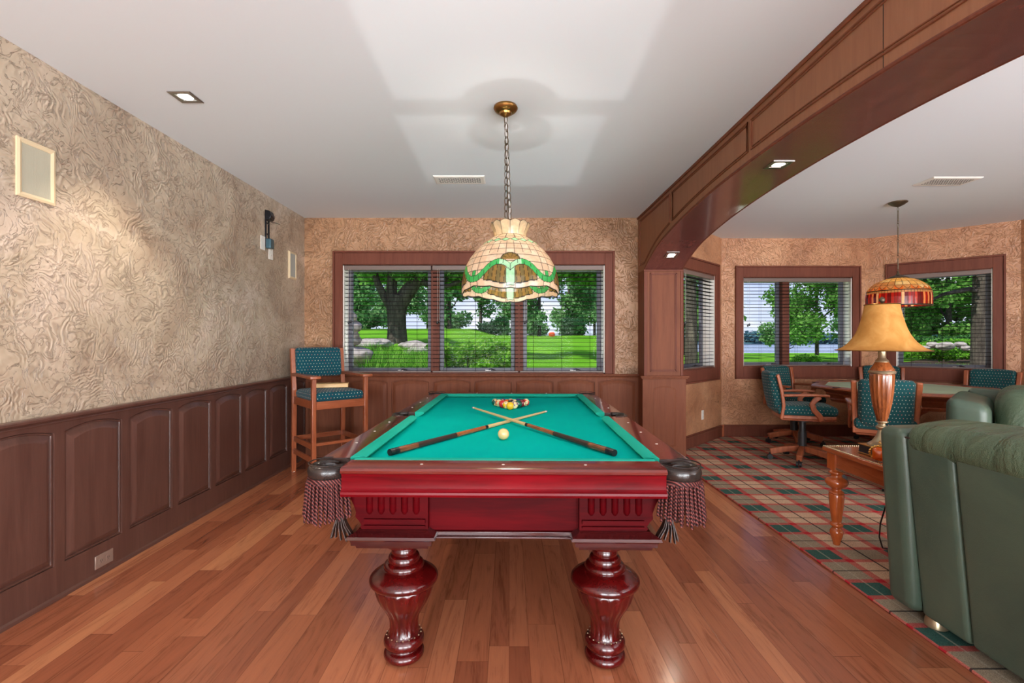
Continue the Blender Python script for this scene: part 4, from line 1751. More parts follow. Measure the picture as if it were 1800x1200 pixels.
# ------------------------------------------------------------------ bay hanging lamp
BLX, BLY = 3.77, 4.65
lamp2 = thing('stained_glass_pendant', 'amber and red stained-glass lamp hanging above the octagonal card table', 'hanging lamp', (BLX, BLY, 0))
m_ = MB()
m_.lathe([(0.001, H - 0.05), (0.016, H - .046), (0.05, H - .03), (0.078, H - .01), (0.078, H)], (0, 0, 0), 32, flute=lambda z, t: 1 - 0.03 * abs(math.cos(10 * t)))
m_.build('ceiling_canopy', 'bronze', lamp2)
m_ = MB()
for k in range(5):
    z1_ = H - 0.05 - k * 0.155
    m_.tube([(0, 0, z1_ - 0.035), (0, 0, z1_ - 0.135)], 0.005, 8)
    m_.tube([(0.008 * math.cos(q), 0, z1_ - 0.018 + 0.018 * math.sin(q)) for q in np.linspace(0, 2 * PI, 12, endpoint=False)], 0.0022, 5, closed=True)
    m_.tube([(0, 0.008 * math.cos(q), z1_ - 0.146 + 0.014 * math.sin(q)) for q in np.linspace(0, 2 * PI, 12, endpoint=False)], 0.0022, 5, closed=True)
m_.build('hanging_rods', 'bronze', lamp2)
m_ = MB()
m_.lathe([(0.09, 1.868), (0.086, 1.875), (0.05, 1.892), (0.02, 1.902), (0.012, 1.918), (0.006, 1.94)], (0, 0, 0), 32)
m_.build('vase_cap', 'bronze', lamp2)


def top_col(v, t, r, z, s_):
    k = (t / (2 * PI / 24)) % 1
    rowf = (v * 4.2) % 1
    # petals: rounded ends above the band
    if v < 0.3:
        e = abs(k - 0.5) * 2
        lim = 0.06 + 0.2 * e * e
        if v < lim - 0.03:
            return lin(214, 120, 44) if int(t / (2 * PI / 24)) % 2 else lin(210, 150, 80)
        if v < lim:
            return LEAD
    if min(k, 1 - k) < 0.05 or rowf < 0.08:
        return LEAD
    h = math.sin(int(t / (2 * PI / 24)) * 12.9 + int(v * 4.2) * 7.3)
    return lin(226, 190, 116) if h > 0.2 else lin(236, 212, 156) if h > -0.5 else lin(204, 156, 96)


def band_col(v, t, r, z, s_):
    n_ = 64
    i = int(t / (2 * PI / n_))
    k = (t / (2 * PI / n_)) % 1
    if min(k, 1 - k) < 0.09 or v < 0.05 or v > 0.94:
        return LEAD
    h = math.sin(i * 45.3 + 1.7) * 0.5 + 0.5
    if v > 0.8:
        return lin(196, 150, 96)
    return [lin(170, 30, 22), lin(206, 64, 30), lin(226, 150, 90), lin(190, 44, 28), lin(236, 196, 150), lin(132, 22, 20)][int(h * 5.99)]


o = shade_mesh('shade_top', [(0.250, 1.745), (0.238, 1.772), (0.215, 1.80), (0.18, 1.828), (0.135, 1.852), (0.085, 1.870)], top_col, 288, lamp2)
o = shade_mesh('shade_band', [(0.256, 1.60), (0.257, 1.68), (0.250, 1.746)], band_col, 512, lamp2)
m_ = MB()
m_.tube([(0.257 * math.cos(q), 0.257 * math.sin(q), 1.599) for q in np.linspace(0, 2 * PI, 64, endpoint=False)], 0.004, 6, closed=True)
m_.build('shade_rim', 'bronze', lamp2)
m_ = MB()
m_.lathe([(0.002, 1.67), (0.018, 1.675), (0.028, 1.70), (0.022, 1.73), (0.012, 1.75), (0.006, 1.87)], (0, 0, 0), 16)
m_.build('light_bulb', 'bulb', lamp2)
pd_ = bpy.data.lights.new('pendant_light', 'POINT')
pd_.energy = 8
pd_.color = (1.0, 0.92, 0.78)
pd_.shadow_soft_size = 0.05
po = bpy.data.objects.new('pendant_light', pd_)
po.location = (0, 0, 1.76)
po.parent = lamp2
COL.objects.link(po)


# ------------------------------------------------------------------ recessed ceiling lights, vents, plates
def downlight(x, y, z, label, power=8, warm=(1, 0.86, 0.68), slope=0.0, seen=True):
    root = thing('recessed_light', label, 'ceiling light', (x, y, z), group='square recessed spotlights')
    root.rotation_euler = (slope, 0, 0)
    m__ = MB()
    a, b = 0.062, 0.036
    rs = [[(sx * q, sy * q, zz) for sx, sy in ((-1, -1), (1, -1), (1, 1), (-1, 1))] for q, zz in ((a, 0.0), (a, -0.004), (a - .006, -0.006), (b + .002, -0.004), (b, 0.0), (b, -0.001))]
    m__.rings(rs, cap=False)
    m__.build('trim_plate', 'nickel', root, angle=20)
    m__ = MB()
    m__.lathe([(0.036, -0.0015), (0.03, -0.003), (0.001, -0.005)][::-1], (0, 0, 0), 24)
    m__.build('lit_lens', 'lens', root)
    d = bpy.data.lights.new('spot', 'SPOT')
    d.energy = power
    d.color = warm
    d.spot_size = math.radians(95)
    d.spot_blend = 0.6
    d.shadow_soft_size = 0.03
    so = bpy.data.objects.new('spot', d)
    so.location = (0, 0, -0.02)
    so.parent = root
    COL.objects.link(so)
    return root


M['lens'] = emis('lit_lens', (1.0, 0.93, 0.8), 9)
downlight(-1.78, 2.64, H - 0.0005, 'square recessed spotlight in the white ceiling near the left wall', 60)
downlight(1.6, 2.85, CZ + 1.045 - 0.001, 'square recessed spotlight in the middle of the beam underside', 14)
downlight(1.6, 4.73, az(4.73) - 0.002, 'square recessed spotlight low in the beam underside above the pilaster', 10, slope=math.atan((az(4.76) - az(4.70)) / 0.06))


def vent(x0, x1, y0, y1, label):
    root = thing('ceiling_vent', label, 'vent', ((x0 + x1) / 2, (y0 + y1) / 2, H), group='white ceiling vents')
    a, b = (x1 - x0) / 2, (y1 - y0) / 2
    m__ = MB()
    rs = [[(sx * p, sy * q, zz) for sx, sy in ((-1, -1), (1, -1), (1, 1), (-1, 1))] for p, q, zz in ((a, b, 0), (a, b, -.003), (a - .01, b - .01, -.010), (a - .035, b - .035, -.010), (a - .035, b - .035, -.001))]
    m__.rings(rs, cap=False)
    m__.build('vent_frame', 'white_plastic', root, angle=15)
    m__ = MB()
    m__.box(-a + .035, a - .035, -b + .035, b - .035, -0.0088, -0.0078)
    m__.build('vent_duct', 'void', root)
    m__ = MB()
    n = int((2 * a - .07) / 0.019)
    for i in range(n + 1):
        x = -a + .035 + (2 * a - .07) * i / n
        m__.box(x - .0025, x + .0025, -b + .035, b - .035, -.0105, -.0092)
        if i < n:
            w_ = (2 * a - .07) / n
            for k, yy in enumerate(np.linspace(-b + .035, b - .035, 6)):
                if (i + k) % 2 == 0:
                    m__.box(x, x + w_, yy - .0035, yy + .0035, -.0105, -.0092)
                else:
                    m__.tube([(x, yy - .008, -.0097), (x + w_, yy + .008, -.0097)], 0.002, 4, flat=(0.005, 0.001))
    m__.build('grille', 'white_plastic', root)
    return root


vent(-0.62, -0.20, 3.90, 4.09, 'white patterned vent in the ceiling left of the lamp chain')
vent(3.48, 3.89, 3.93, 4.14, 'white patterned vent in the ceiling of the bay area')


def wall_speaker(y0, y1, z0, z1, label, mat_g, mat_f, dep=0.018):
    root = thing('wall_speaker', label, 'speaker', (LX, (y0 + y1) / 2, (z0 + z1) / 2))
    a, b = (y1 - y0) / 2, (z1 - z0) / 2
    m__ = MB()
    bw = 0.022 if a > 0.06 else 0.006
    rs = [[(t, sy * p, sz * q) for sy, sz in ((-1, -1), (1, -1), (1, 1), (-1, 1))] for p, q, t in ((a, b, 0), (a, b, .008), (a - bw * .5, b - bw * .5, dep), (a - bw, b - bw, dep - .004), (a - bw, b - bw, .002))]
    m__.rings(rs, cap=False)
    m__.build('frame', mat_f, root, angle=15)
    m__ = MB()
    m__.box(0.001, dep - .006, -a + bw, a - bw, -b + bw, b - bw)
    m__.build('grille', mat_g, root)


wall_speaker(2.175, 2.36, 1.93, 2.20, 'cream framed in-wall speaker high on the left wall', 'grille', 'cream_paint', 0.011)
wall_speaker(4.86, 5.02, 1.90, 2.18, 'narrow grey in-wall speaker near the far left corner', 'grille_grey', 'cream_paint')


def plate(X, s_, z, w_, h_, label, kind, horiz=False, matp='white_plastic'):
    p = X(s_, 0, z)
    root = thing(kind, label, 'outlet' if kind == 'wall_outlet' else 'switch', tuple(p))

    def XX(a, b, c):
        return X(s_ + a, b, z + c) - p
    m__ = MB()
    m__.X = XX
    m__.box(-w_ / 2, w_ / 2, 0, 0.006, -h_ / 2, h_ / 2)
    m__.build('plate', matp, root, bevel=0.002)
    if kind == 'cover_plate':
        root['category'] = 'wall plate'
        return root
    for q in (-0.2, 0.2):
        r_ = MB()
        r_.X = XX
        cx_, cz_ = (q * w_, 0) if horiz else (0, q * h_)
        r_.use(matp).box(cx_ - .014, cx_ + .014, 0.006, 0.0075, cz_ - .014, cz_ + .014)
        r_.use('void')
        for d_ in (-.005, .005):
            r_.box(cx_ + d_ - .001, cx_ + d_ + .001, 0.0075, 0.0079, cz_ - .002, cz_ + .006)
        r_.box(cx_ - .0015, cx_ + .0015, 0.0075, 0.0079, cz_ - .009, cz_ - .006)
        r_.build('socket', None, root)
    return root


M['bronze_plate'] = plain('brown_outlet_plate', lin(150, 126, 112), 0.35, 0.3)


def XWs(s_, t_, z_):
    return Vector((LX + t_, s_, z_))


def XWp(s_, t_, z_):
    return Vector((LX + 0.02 + t_, s_, z_))


plate(XWs, 4.355, 2.155, 0.075, 0.125, 'white blank cover plate on the left wall, nearer of the pair below the metal bracket', 'cover_plate')
plate(XWs, 4.50, 2.09, 0.075, 0.125, 'white outlet plate on the left wall, farther of the pair below the metal bracket', 'wall_outlet')
plate(XWp, 2.625, 0.075, 0.115, 0.07, 'brown outlet set in the bottom board of the left wainscot', 'wall_outlet', True, 'bronze_plate')
sg_ = 1.20
plate(XL_, 0.86, 0.36, 0.06, 0.115, 'white outlet low on the slanting bay wall beside the pilaster', 'wall_outlet')

# metal bracket above the plates
br = thing('wall_bracket', 'dark metal wall bracket above the white cover plates', 'bracket', (LX, 4.43, 2.29))
m_ = MB()
m_.box(0, 0.012, -0.035, -0.02, -0.16, 0.13)
m_.box(0, 0.012, 0.02, 0.035, -0.16, 0.13)
for z in (-0.14, -0.04, 0.06, 0.12):
    m_.box(0.002, 0.010, -0.03, 0.03, z - .008, z + .008)
m_.build('back_rails', 'black_metal', br, bevel=0.002)
m_ = MB()
m_.prism([(0.0, 0.08), (0.05, 0.09), (0.06, 0.12), (0.04, 0.17), (0.0, 0.18)], -0.04, 0.04, 'Y')
m_.build('top_cap', 'black_metal', br, bevel=0.006)
m_ = MB()
m_.tube([(0.03, 0.03, 0.08), (0.06, 0.07, 0.078), (0.06, 0.12, 0.08)], 0.004, 6)
m_.build('support_pin', 'chrome', br)
m_ = MB()
m_.pillow((0.03, 0.0, -0.13), (0.025, 0.035, 0.045), 0.01, 3)
m_.build('lower_clamp', 'blue_grey', br) if 'blue_grey' in M else m_.build('lower_clamp', plain('blue_grey_metal', lin(70, 100, 112), 0.3, 0.5), br)


# ------------------------------------------------------------------ spectator chair by the left corner
def bar_chair():
    root = thing('spectator_chair', 'tall oak spectator chair with teal dotted cushions in the far left corner', 'chair', (-1.72, 4.59, 0), math.radians(41))
    for sx in (-1, 1):
        m_ = MB()
        m_.tube([(sx * 0.24, -0.27, 0.0), (sx * 0.24, -0.27, 0.93)], 0.02, 4, flat=(0.042, 0.036))
        m_.build('front_leg', 'oak', root, bevel=0.004)
        m_ = MB()
        m_.tube([(sx * 0.24, 0.29, 0.0), (sx * 0.24, 0.27, 0.74), (sx * 0.24, 0.275, 0.80), (sx * 0.24, 0.33, 1.19)], 0.02, 4, flat=(0.038, 0.042))
        m_.build('rear_leg', 'oak', root, bevel=0.004)
        m_ = MB()
        prof = [(-0.33, -0.05), (-0.345, 0.0), (-0.33, 0.045), (-0.22, 0.045), (-0.15, 0.03), (-0.1, 0.04), (0.27, 0.025), (0.27, -0.025), (-0.1, -0.04), (-0.2, -0.05)]
        m_.prism([(sx * 0.24 + b, a) for a, b in prof], 0.93, 0.955, 'Z')
        m_.build('armrest', 'oak_x', root, bevel=0.005)
        m_ = MB()
        for z in (0.30, 0.18):
            m_ = MB()
            m_.box(sx * 0.24 - .011, sx * 0.24 + .011, -0.26, 0.28, z, z + 0.045)
            m_.build('side_stretcher', 'oak', root, bevel=0.003)
        m_ = MB()
        m_.box(sx * 0.24 - .012, sx * 0.24 + .012, -0.26, 0.27, 0.66, 0.73)
        m_.build('side_rail', 'oak', root, bevel=0.003)
        for y in (-0.27, 0.29):
            m_ = MB()
            m_.lathe([(0.02, 0.0), (0.02, 0.004), (0.001, 0.005)], (sx * 0.24, y, -0.0), 12)
            m_.build('floor_glide', 'white_plastic', root)
    m_ = MB()
    m_.box(-0.24, 0.24, -0.285, -0.262, 0.655, 0.725)
    m_.box(-0.24, 0.24, 0.26, 0.283, 0.655, 0.725)
    m_.build('seat_rail', 'oak_x', root, bevel=0.003)
    m_ = MB()
    m_.box(-0.24, 0.24, -0.29, -0.25, 0.335, 0.36)
    m_.build('footrest', 'oak_x', root, bevel=0.004)
    m_ = MB()
    m_.box(-0.24, 0.24, 0.275, 0.297, 0.30, 0.345)
    m_.build('rear_stretcher', 'oak_x', root, bevel=0.003)
    m_ = MB()
    m_.pillow((0, -0.005, 0.76), (0.235, 0.27, 0.043), 0.04, 8, (0, 0, 0.018))
    m_.build('seat', 'teal_fabric', root, weld=True, angle=70)
    m_ = MB()
    m_.pillow((0, 0.0, 0), (0.222, 0.036, 0.145), 0.034, 8, (0, 0.016, 0), fn=lambda p: (p.x, p.y + 0.13 * (p.z) + 0.025 * (1 - (p.x / 0.22) ** 2), p.z))
    m_.build('backrest', 'teal_fabric', root, weld=True, angle=70, loc=(0, 0.285, 1.055))
    return root


bar_chair()
bd = tag(empty('wooden_case', (-1.70, 4.60, 0.8225), math.radians(16)), 'flat pale wooden box lying on the seat of the tall chair', 'box')
m_ = MB()
m_.box(-0.15, 0.15, -0.06, 0.06, 0, 0.03)
m_.build('box_body', 'lightboard', bd, bevel=0.003)
m_ = MB()
m_.box(-0.153, 0.153, -0.063, 0.063, 0.03, 0.038)
m_.build('box_lid', 'lightboard', bd, bevel=0.002)


# ------------------------------------------------------------------ game chairs and card table
def game_chair():
    root = thing('game_chair', 'game chair', 'chair', (0, 0, 0), 0, 'swivel game chairs around the card table')
    m_ = MB()
    m_.pillow((0, 0.0, 0.545), (0.27, 0.27, 0.05), 0.045, 8, (0, 0, 0.02))
    m_.build('seat', 'green_fabric', root, weld=True, angle=70)
    m_ = MB()
    m_.pillow((0, 0, 0), (0.235, 0.042, 0.20), 0.04, 10, (0, 0.012, 0), fn=lambda p: (p.x * (1.0 + 0.10 * p.z), p.y + 0.17 * p.z + 0.02 - 0.05 * (p.x / 0.235) ** 2, p.z + (0.012 * (1 - (p.x / .235) ** 2) if p.z > 0.15 else 0)))
    m_.build('backrest', 'green_fabric', root, weld=True, angle=70, loc=(0, 0.285, 0.725))
    for sx in (-1, 1):
        m_ = MB()
        m_.tube([(sx * 0.255, 0.235, 0.46), (sx * 0.258, 0.215, 0.60), (sx * 0.265, 0.235, 0.75), (sx * 0.272, 0.27, 0.90), (sx * 0.272, 0.275, 0.91)], 0.02, 4, flat=(0.03, 0.052))
        bp = m_.build('back_post', 'oak', root, bevel=0.008)
        m_ = MB()
        for z in (0.62, 0.72, 0.86):
            m_.lathe([(0.001, -0.004), (0.008, -0.003), (0.008, 0.003), (0.001, 0.004)], (0, 0, 0), 8)
            for q in range(len(m_.v) - 32, len(m_.v)):
                v = m_.v[q]
                m_.v[q] = (sx * (0.282 if z < .8 else .288) + v[2] * 0.6, 0.222 + (z - .6) * 0.16 + v[0], z + v[1])
        m_.build('bolt_head', 'bronze', bp)
        m_ = MB()
        ap = [(sx * 0.275, 0.22, 0.70), (sx * 0.29, 0.1, 0.706), (sx * 0.30, -0.02, 0.712), (sx * 0.298, -0.11, 0.71), (sx * 0.285, -0.18, 0.706)]
        m_.tube(ap, 0.02, 4, flat=(0.055, 0.026))
        m_.build('armrest', 'oak_x', root, bevel=0.01)
        m_ = MB()
        m_.tube([(sx * 0.292, -0.10, 0.70), (sx * 0.29, -0.055, 0.66), (sx * 0.285, -0.03, 0.62), (sx * 0.282, -0.05, 0.56), (sx * 0.282, -0.10, 0.50), (sx * 0.28, -0.12, 0.455)], 0.02, 4, flat=(0.03, 0.05))
        m_.build('arm_support', 'oak', root, bevel=0.008)
    m_ = MB()
    m_.box(-0.265, 0.265, -0.25, 0.25, 0.462, 0.50)
    m_.box(-0.25, 0.25, -0.235, 0.235, 0.445, 0.462)
    m_.build('seat_frame', 'oak_x', root, bevel=0.008)
    m_ = MB()
    m_.lathe([(0.045, 0.10), (0.048, 0.13), (0.04, 0.14), (0.04, 0.30), (0.032, 0.31), (0.032, 0.41), (0.10, 0.42), (0.10, 0.445)], (0, 0, 0), 20)
    m_.build('column', 'black', root, angle=40)
    m_ = MB()
    m_.lathe([(0.002, -.012), (0.03, -.014), (0.032, 0.0), (0.025, 0.012), (0.002, 0.014)], (0.12, -0.06, 0.42), 14)
    m_.tube([(0.12, -0.06, 0.43), (0.06, -0.03, 0.435)], 0.006, 6)
    m_.build('tilt_knob', 'black', root)
    for k in range(5):
        t = 2 * PI * k / 5 + 0.3
        c, s_ = math.cos(t), math.sin(t)
        m_ = MB()
        pts = [(0.03 * c, 0.03 * s_, 0.135), (0.15 * c, 0.15 * s_, 0.12), (0.30 * c, 0.30 * s_, 0.085)]
        m_.tube(pts, 0.02, 4, flat=(0.05, 0.06))
        lg = m_.build('base_leg', 'oak', root, bevel=0.006)
        m_ = MB()
        for w_ in (-1, 1):
            rs = []
            for dx in (0.006, 0.024):
                rs.append([(0.30 * c - s_ * w_ * dx + c * 0.026 * math.cos(q), 0.30 * s_ + c * w_ * dx + s_ * 0.026 * math.cos(q), 0.027 + 0.0265 * math.sin(q)) for q in np.linspace(0, 2 * PI, 16, endpoint=False)])
            m_.rings(rs)
        m_.tube([(0.30 * c, 0.30 * s_, 0.03), (0.30 * c, 0.30 * s_, 0.07)], 0.008, 8)
        m_.build('caster', 'black', lg)
    return root


gc = game_chair()
for ch_ in [k for k in COL.objects if k.parent == gc and k.name.split('.')[0] in ('seat', 'backrest', 'back_post', 'armrest', 'arm_support', 'seat_frame')]:
    for me_ in [ch_.data] + [q.data for q in COL.objects if q.parent == ch_]:
        me_.transform(Matrix.Scale(0.80, 4, (1, 0, 0)))
spots = [(3.05, 4.99, 72, 'oak swivel game chair left of the card table, seen from its side'),
         (3.48, 5.86, 14, 'oak swivel game chair behind the left end of the card table under the two-pane window'),
         (4.62, 5.88, -28, 'oak swivel game chair behind the card table, partly hidden by the table lamp'),
         (3.285, 4.23, 148, 'oak swivel game chair seen from behind, between the table lamp and the card table'),
         (5.14, 5.20, -60, 'oak swivel game chair right of the card table in front of the right bay window'),
         (4.96, 4.40, -105, 'oak swivel game chair at the right edge of the picture behind the green sofas')]
for i, (x, y, a, lb) in enumerate(spots):
    if i == 0:
        gc.location = (x, y, 0.014)
        gc.rotation_euler = (0, 0, math.radians(a))
        gc['label'] = lb
    else:
        dup(gc, (x, y, 0.014), math.radians(a), lb)

ct_ = thing('card_table', 'octagonal oak card table with pale green felt top', 'table', (4.08, 4.98, 0.014), math.radians(8))


def octa(r, z):
    return [(r * math.cos(PI / 8 + k * PI / 4), r * math.sin(PI / 8 + k * PI / 4), z) for k in range(8)]


m_ = MB()
m_.rings([octa(r, z) for r, z in ((0.70, 0.735), (0.80, 0.737), (0.84, 0.745), (0.85, 0.758), (0.84, 0.772), (0.82, 0.778), (0.715, 0.776), (0.71, 0.766))])
m_.build('table_rim', 'oak_x', ct_, bevel=0.003)
m_ = MB()
m_.rings([octa(0.71, 0.74), octa(0.71, 0.7715)])
m_.build('playing_surface', 'felt_pale', ct_)
m_ = MB()
m_.rings([octa(r, z) for r, z in ((0.62, 0.60), (0.64, 0.605), (0.66, 0.63), (0.655, 0.64), (0.68, 0.66), (0.70, 0.69), (0.695, 0.70), (0.72, 0.72), (0.74, 0.735))])
m_.build('table_skirt', 'oak_x', ct_)
for k in range(8):
    t = k * PI / 4
    m_ = MB()
    m_.lathe([(0.038, 0), (0.04, 0.002), (0.034, 0.003), (0.03, -0.001), (0.001, -0.001)], (0.76 * math.cos(t), 0.76 * math.sin(t), 0.777), 16, cap=False)
    m_.build('cup_holder', 'black', ct_)
m_ = MB()
m_.lathe([(0.16, 0.10), (0.17, 0.13), (0.12, 0.17), (0.10, 0.24), (0.13, 0.32), (0.11, 0.42), (0.16, 0.50), (0.30, 0.60)], (0, 0, 0), 24)
m_.build('pedestal', 'oak', ct_)
for k in range(4):
    t = PI / 4 + k * PI / 2
    m_ = MB()
    m_.tube([(0.08 * math.cos(t), 0.08 * math.sin(t), 0.14), (0.3 * math.cos(t), 0.3 * math.sin(t), 0.10), (0.46 * math.cos(t), 0.46 * math.sin(t), 0.035)], 0.03, 4, flat=(0.07, 0.07))
    m_.build('foot', 'oak_x', ct_, bevel=0.01)

# ------------------------------------------------------------------ green leather sofas
sofa = thing('leather_sofa', 'green leather sofa at the right foreground, its back towards the pool table', 'sofa', (2.20, 1.40, 0.0))
OX, OY = 2.20, 1.40


def lean(zc, k=-0.095):
    return lambda p: (p.x + k * (p.z), p.y, p.z)


def pil(name, x0, x1, y0, y1, z0, z1, r, puff, mat, fn=None, par=None, o=(OX, OY), n=10):
    m__ = MB()
    c = ((x0 + x1) / 2, (y0 + y1) / 2, (z0 + z1) / 2)
    m__.pillow((0, 0, 0), ((x1 - x0) / 2, (y1 - y0) / 2, (z1 - z0) / 2), r, n, puff, fn=fn)
    return m__.build(name, mat, par or sofa, weld=True, angle=75, loc=(c[0] - o[0], c[1] - o[1], c[2]))


pil('back_panel', 1.79, 1.96, 1.904, 2.128, 0.055, 0.845, 0.022, (0.006, 0.0, 0), 'leather', lean(0))
pil('back_panel', 1.79, 1.96, 0.60, 1.898, 0.055, 0.845, 0.022, (0.010, 0.0, 0), 'leather', lean(0))
pil('back_crest', 1.745, 2.11, 0.66, 2.135, 0.79, 0.925, 0.062, (0.0, 0.0, 0.03), 'leather_cush', lambda p: (p.x, p.y, p.z - 0.03 * (p.x > 0) * p.x / 0.18 - 0.02 * max(0, -p.x) / 0.18))
pil('arm', 1.765, 2.66, 2.128, 2.275, 0.055, 0.872, 0.04, (0, 0.006, 0.014), 'leather', lambda p: (p.x - 0.06 * p.z * (p.x < 0), p.y, p.z - (0.20 * max(0.0, (p.x + 0.25) / 0.7) ** 1.2 if p.z > 0 else 0)))
pil('arm', 1.765, 2.66, 0.45, 0.60, 0.055, 0.872, 0.04, (0, 0.006, 0.014), 'leather', lambda p: (p.x - 0.06 * p.z * (p.x < 0), p.y, p.z - (0.20 * max(0.0, (p.x + 0.25) / 0.7) ** 1.2 if p.z > 0 else 0)))
pil('seat_base', 1.95, 2.60, 0.60, 2.128, 0.055, 0.30, 0.03, (0, 0, 0), 'leather')
for y0, y1 in ((0.605, 1.36), (1.365, 2.123)):
    pil('seat_cushion', 2.06, 2.66, y0, y1, 0.30, 0.46, 0.06, (0, 0, 0.03), 'leather_cush')
    pil('back_cushion', 1.955, 2.22, y0, y1, 0.42, 0.86, 0.08, (0.03, 0, 0), 'leather_cush')
m_ = MB()
m_.tube([(1.752 - OX, 0.62 - OY, 0.842), (1.750 - OX, 1.4 - OY, 0.842), (1.752 - OX, 2.12 - OY, 0.842)], 0.004, 6)
m_.build('welt_seam', 'net', sofa)
for x, y in ((1.87, 2.10), (2.55, 2.18), (1.87, 0.55), (2.55, 0.55)):
    m_ = MB()
    m_.lathe([(0.035, 0.0), (0.042, 0.006), (0.04, 0.03), (0.03, 0.06)], (x - OX, y - OY, 0.0145), 18)
    m_.build('foot', 'pewter', sofa)

sofa2 = thing('leather_sofa', 'green leather sofa behind the first one, facing the camera beyond the end table', 'sofa', (4.105, 3.06, 0.0), math.radians(-47))
o2 = (3.775, 3.46)
pil('arm', 2.83, 3.06, 3.02, 3.84, 0.055, 0.865, 0.06, (0.01, 0.006, 0.012), 'leather', lambda p: (p.x, p.y, p.z - (0.05 * ((p.x + .115) / 0.23) if p.z > 0 else 0)), sofa2, o2)
pil('arm', 4.50, 4.72, 3.02, 3.84, 0.055, 0.865, 0.06, (0.01, 0.006, 0.012), 'leather', None, sofa2, o2)
pil('back_panel', 2.9, 4.66, 3.72, 3.90, 0.055, 0.88, 0.04, (0, 0.01, 0), 'leather', None, sofa2, o2)
pil('seat_base', 3.06, 4.50, 3.06, 3.74, 0.055, 0.30, 0.03, (0, 0, 0), 'leather', None, sofa2, o2)
for x0, x1 in ((3.065, 3.775), (3.785, 4.495)):
    pil('seat_cushion', x0, x1, 3.00, 3.60, 0.30, 0.46, 0.06, (0, 0, 0.03), 'leather_cush', None, sofa2, o2)
    pil('back_cushion', x0, x1, 3.44, 3.78, 0.40, 0.92, 0.11, (0, 0.05, 0.02), 'leather_cush', lambda p: (p.x, p.y + 0.22 * p.z, p.z), sofa2, o2)
pl2 = pil('throw_cushion', 3.07, 3.62, 3.12, 3.36, 0.44, 0.925, 0.11, (0, 0.05, 0.015), 'leather_cush', lambda p: (p.x, p.y + 0.25 * p.z, p.z), sofa2, o2)
for x, y in ((2.9, 3.1), (4.65, 3.1), (2.9, 3.8), (4.65, 3.8)):
    m_ = MB()
    m_.lathe([(0.035, 0.0), (0.042, 0.006), (0.04, 0.03), (0.03, 0.06)], (x - o2[0], y - o2[1], 0.0145), 18)
    m_.build('foot', 'pewter', sofa2)

# ------------------------------------------------------------------ end table, lamp, ornament
et = thing('end_table', 'cherry wood end table with turned legs and beaded edge between the green sofas', 'table', (2.33, 2.655, 0.0145))
m_ = MB()
m_.box(-0.375, 0.345, -0.345, 0.345, 0.568, 0.596)
m_.build('table_top', 'cherry_y', et, bevel=0.006)
m_ = MB()
for sy in (-1,):
    pass
for (xa, ya, xb, yb) in ((-.375, -.345, -.375, .345), (-.375, -.345, .345, -.345), (-.375, .345, .345, .345)):
    L = math.hypot(xb - xa, yb - ya)
    nb = int(L / 0.0125)
    for i in range(nb):
        u = (i + .5) / nb
        x, y = xa + (xb - xa) * u, ya + (yb - ya) * u
        ix = 0.010 if xa == xb else 0
        iy = (0.010 if ya < 0 else -0.010) if ya == yb else 0
        m_.lathe([(0.001, -.002), (0.005, 0.0), (0.0035, .004), (0.0005, .0055)], (x + ix, y + iy, 0.597), 6)
m_.build('beaded_edge', 'pewter', et)
m_ = MB()
for a, b, c, d in ((-0.34, -0.318, -0.29, 0.29), (0.30, 0.322, -0.29, 0.29)):
    m_.box(a, b, c, d, 0.465, 0.568)
for a, b in ((-0.322, -0.30), (0.30, 0.322)):
    m_.box(-0.29, 0.28, a, b, 0.465, 0.568)
m_.build('apron', 'cherry_y', et, bevel=0.003)
m_ = MB()
for z in (0.468, 0.476):
    m_.box(-0.345, -0.34, -0.29, 0.29, z, z + .004)
    m_.box(-0.29, 0.28, -0.327, -0.322, z, z + .004)
m_.build('apron_moulding', 'pewter', et)
TL = [(0.018, 0.0), (0.022, 0.02), (0.034, 0.06), (0.036, 0.085), (0.026, 0.10), (0.024, 0.11), (0.034, 0.118), (0.035, 0.13), (0.026, 0.138), (0.027, 0.15),
      (0.034, 0.20), (0.040, 0.27), (0.042, 0.31), (0.037, 0.315), (0.042, 0.32), (0.038, 0.327), (0.028, 0.335), (0.026, 0.345), (0.048, 0.36), (0.062, 0.38), (0.06, 0.397), (0.046, 0.41), (0.034, 0.415), (0.03, 0.43), (0.042, 0.44), (0.042, 0.448), (0.033, 0.455), (0.036, 0.465)]
for sx, sy in ((-0.315, 0.297), (-0.315, -0.297), (0.297, 0.297), (0.297, -0.297)):
    m_ = MB()
    m_.lathe(fine(TL, 2), (sx, sy, 0), 24)
    m_.box(sx - .035, sx + .035, sy - .035, sy + .035, 0.465, 0.568)
    m_.build('leg', 'cherry', et, angle=50)

TLX, TLY, TLZ = 2.13, 2.74, 0.611
tl = thing('table_lamp', 'tan bell-shaded lamp with fluted brown urn base on the end table', 'lamp', (TLX, TLY, TLZ))
m_ = MB()
m_.box(-0.078, 0.078, -0.078, 0.078, 0.0, 0.055)
m_.use('black')
b_ = m_.build('base_block', 'black', tl, bevel=0.006)
m_ = MB()
for z in (0.004, 0.052):
    m_.box(-0.080, 0.080, -0.080, 0.080, z, z + 0.005)
m_.build('gilt_line', 'gold', b_, bevel=0.001)
m_ = MB()
m_.lathe(fine([(0.070, 0.057), (0.068, 0.066), (0.055, 0.075), (0.042, 0.09), (0.028, 0.115), (0.020, 0.14), (0.018, 0.15), (0.028, 0.156), (0.029, 0.168), (0.018, 0.175), (0.017, 0.185), (0.03, 0.193), (0.03, 0.198)], 2), (0, 0, 0), 32)
m_.build('pedestal', 'pewter', tl, angle=50)
m_ = MB()
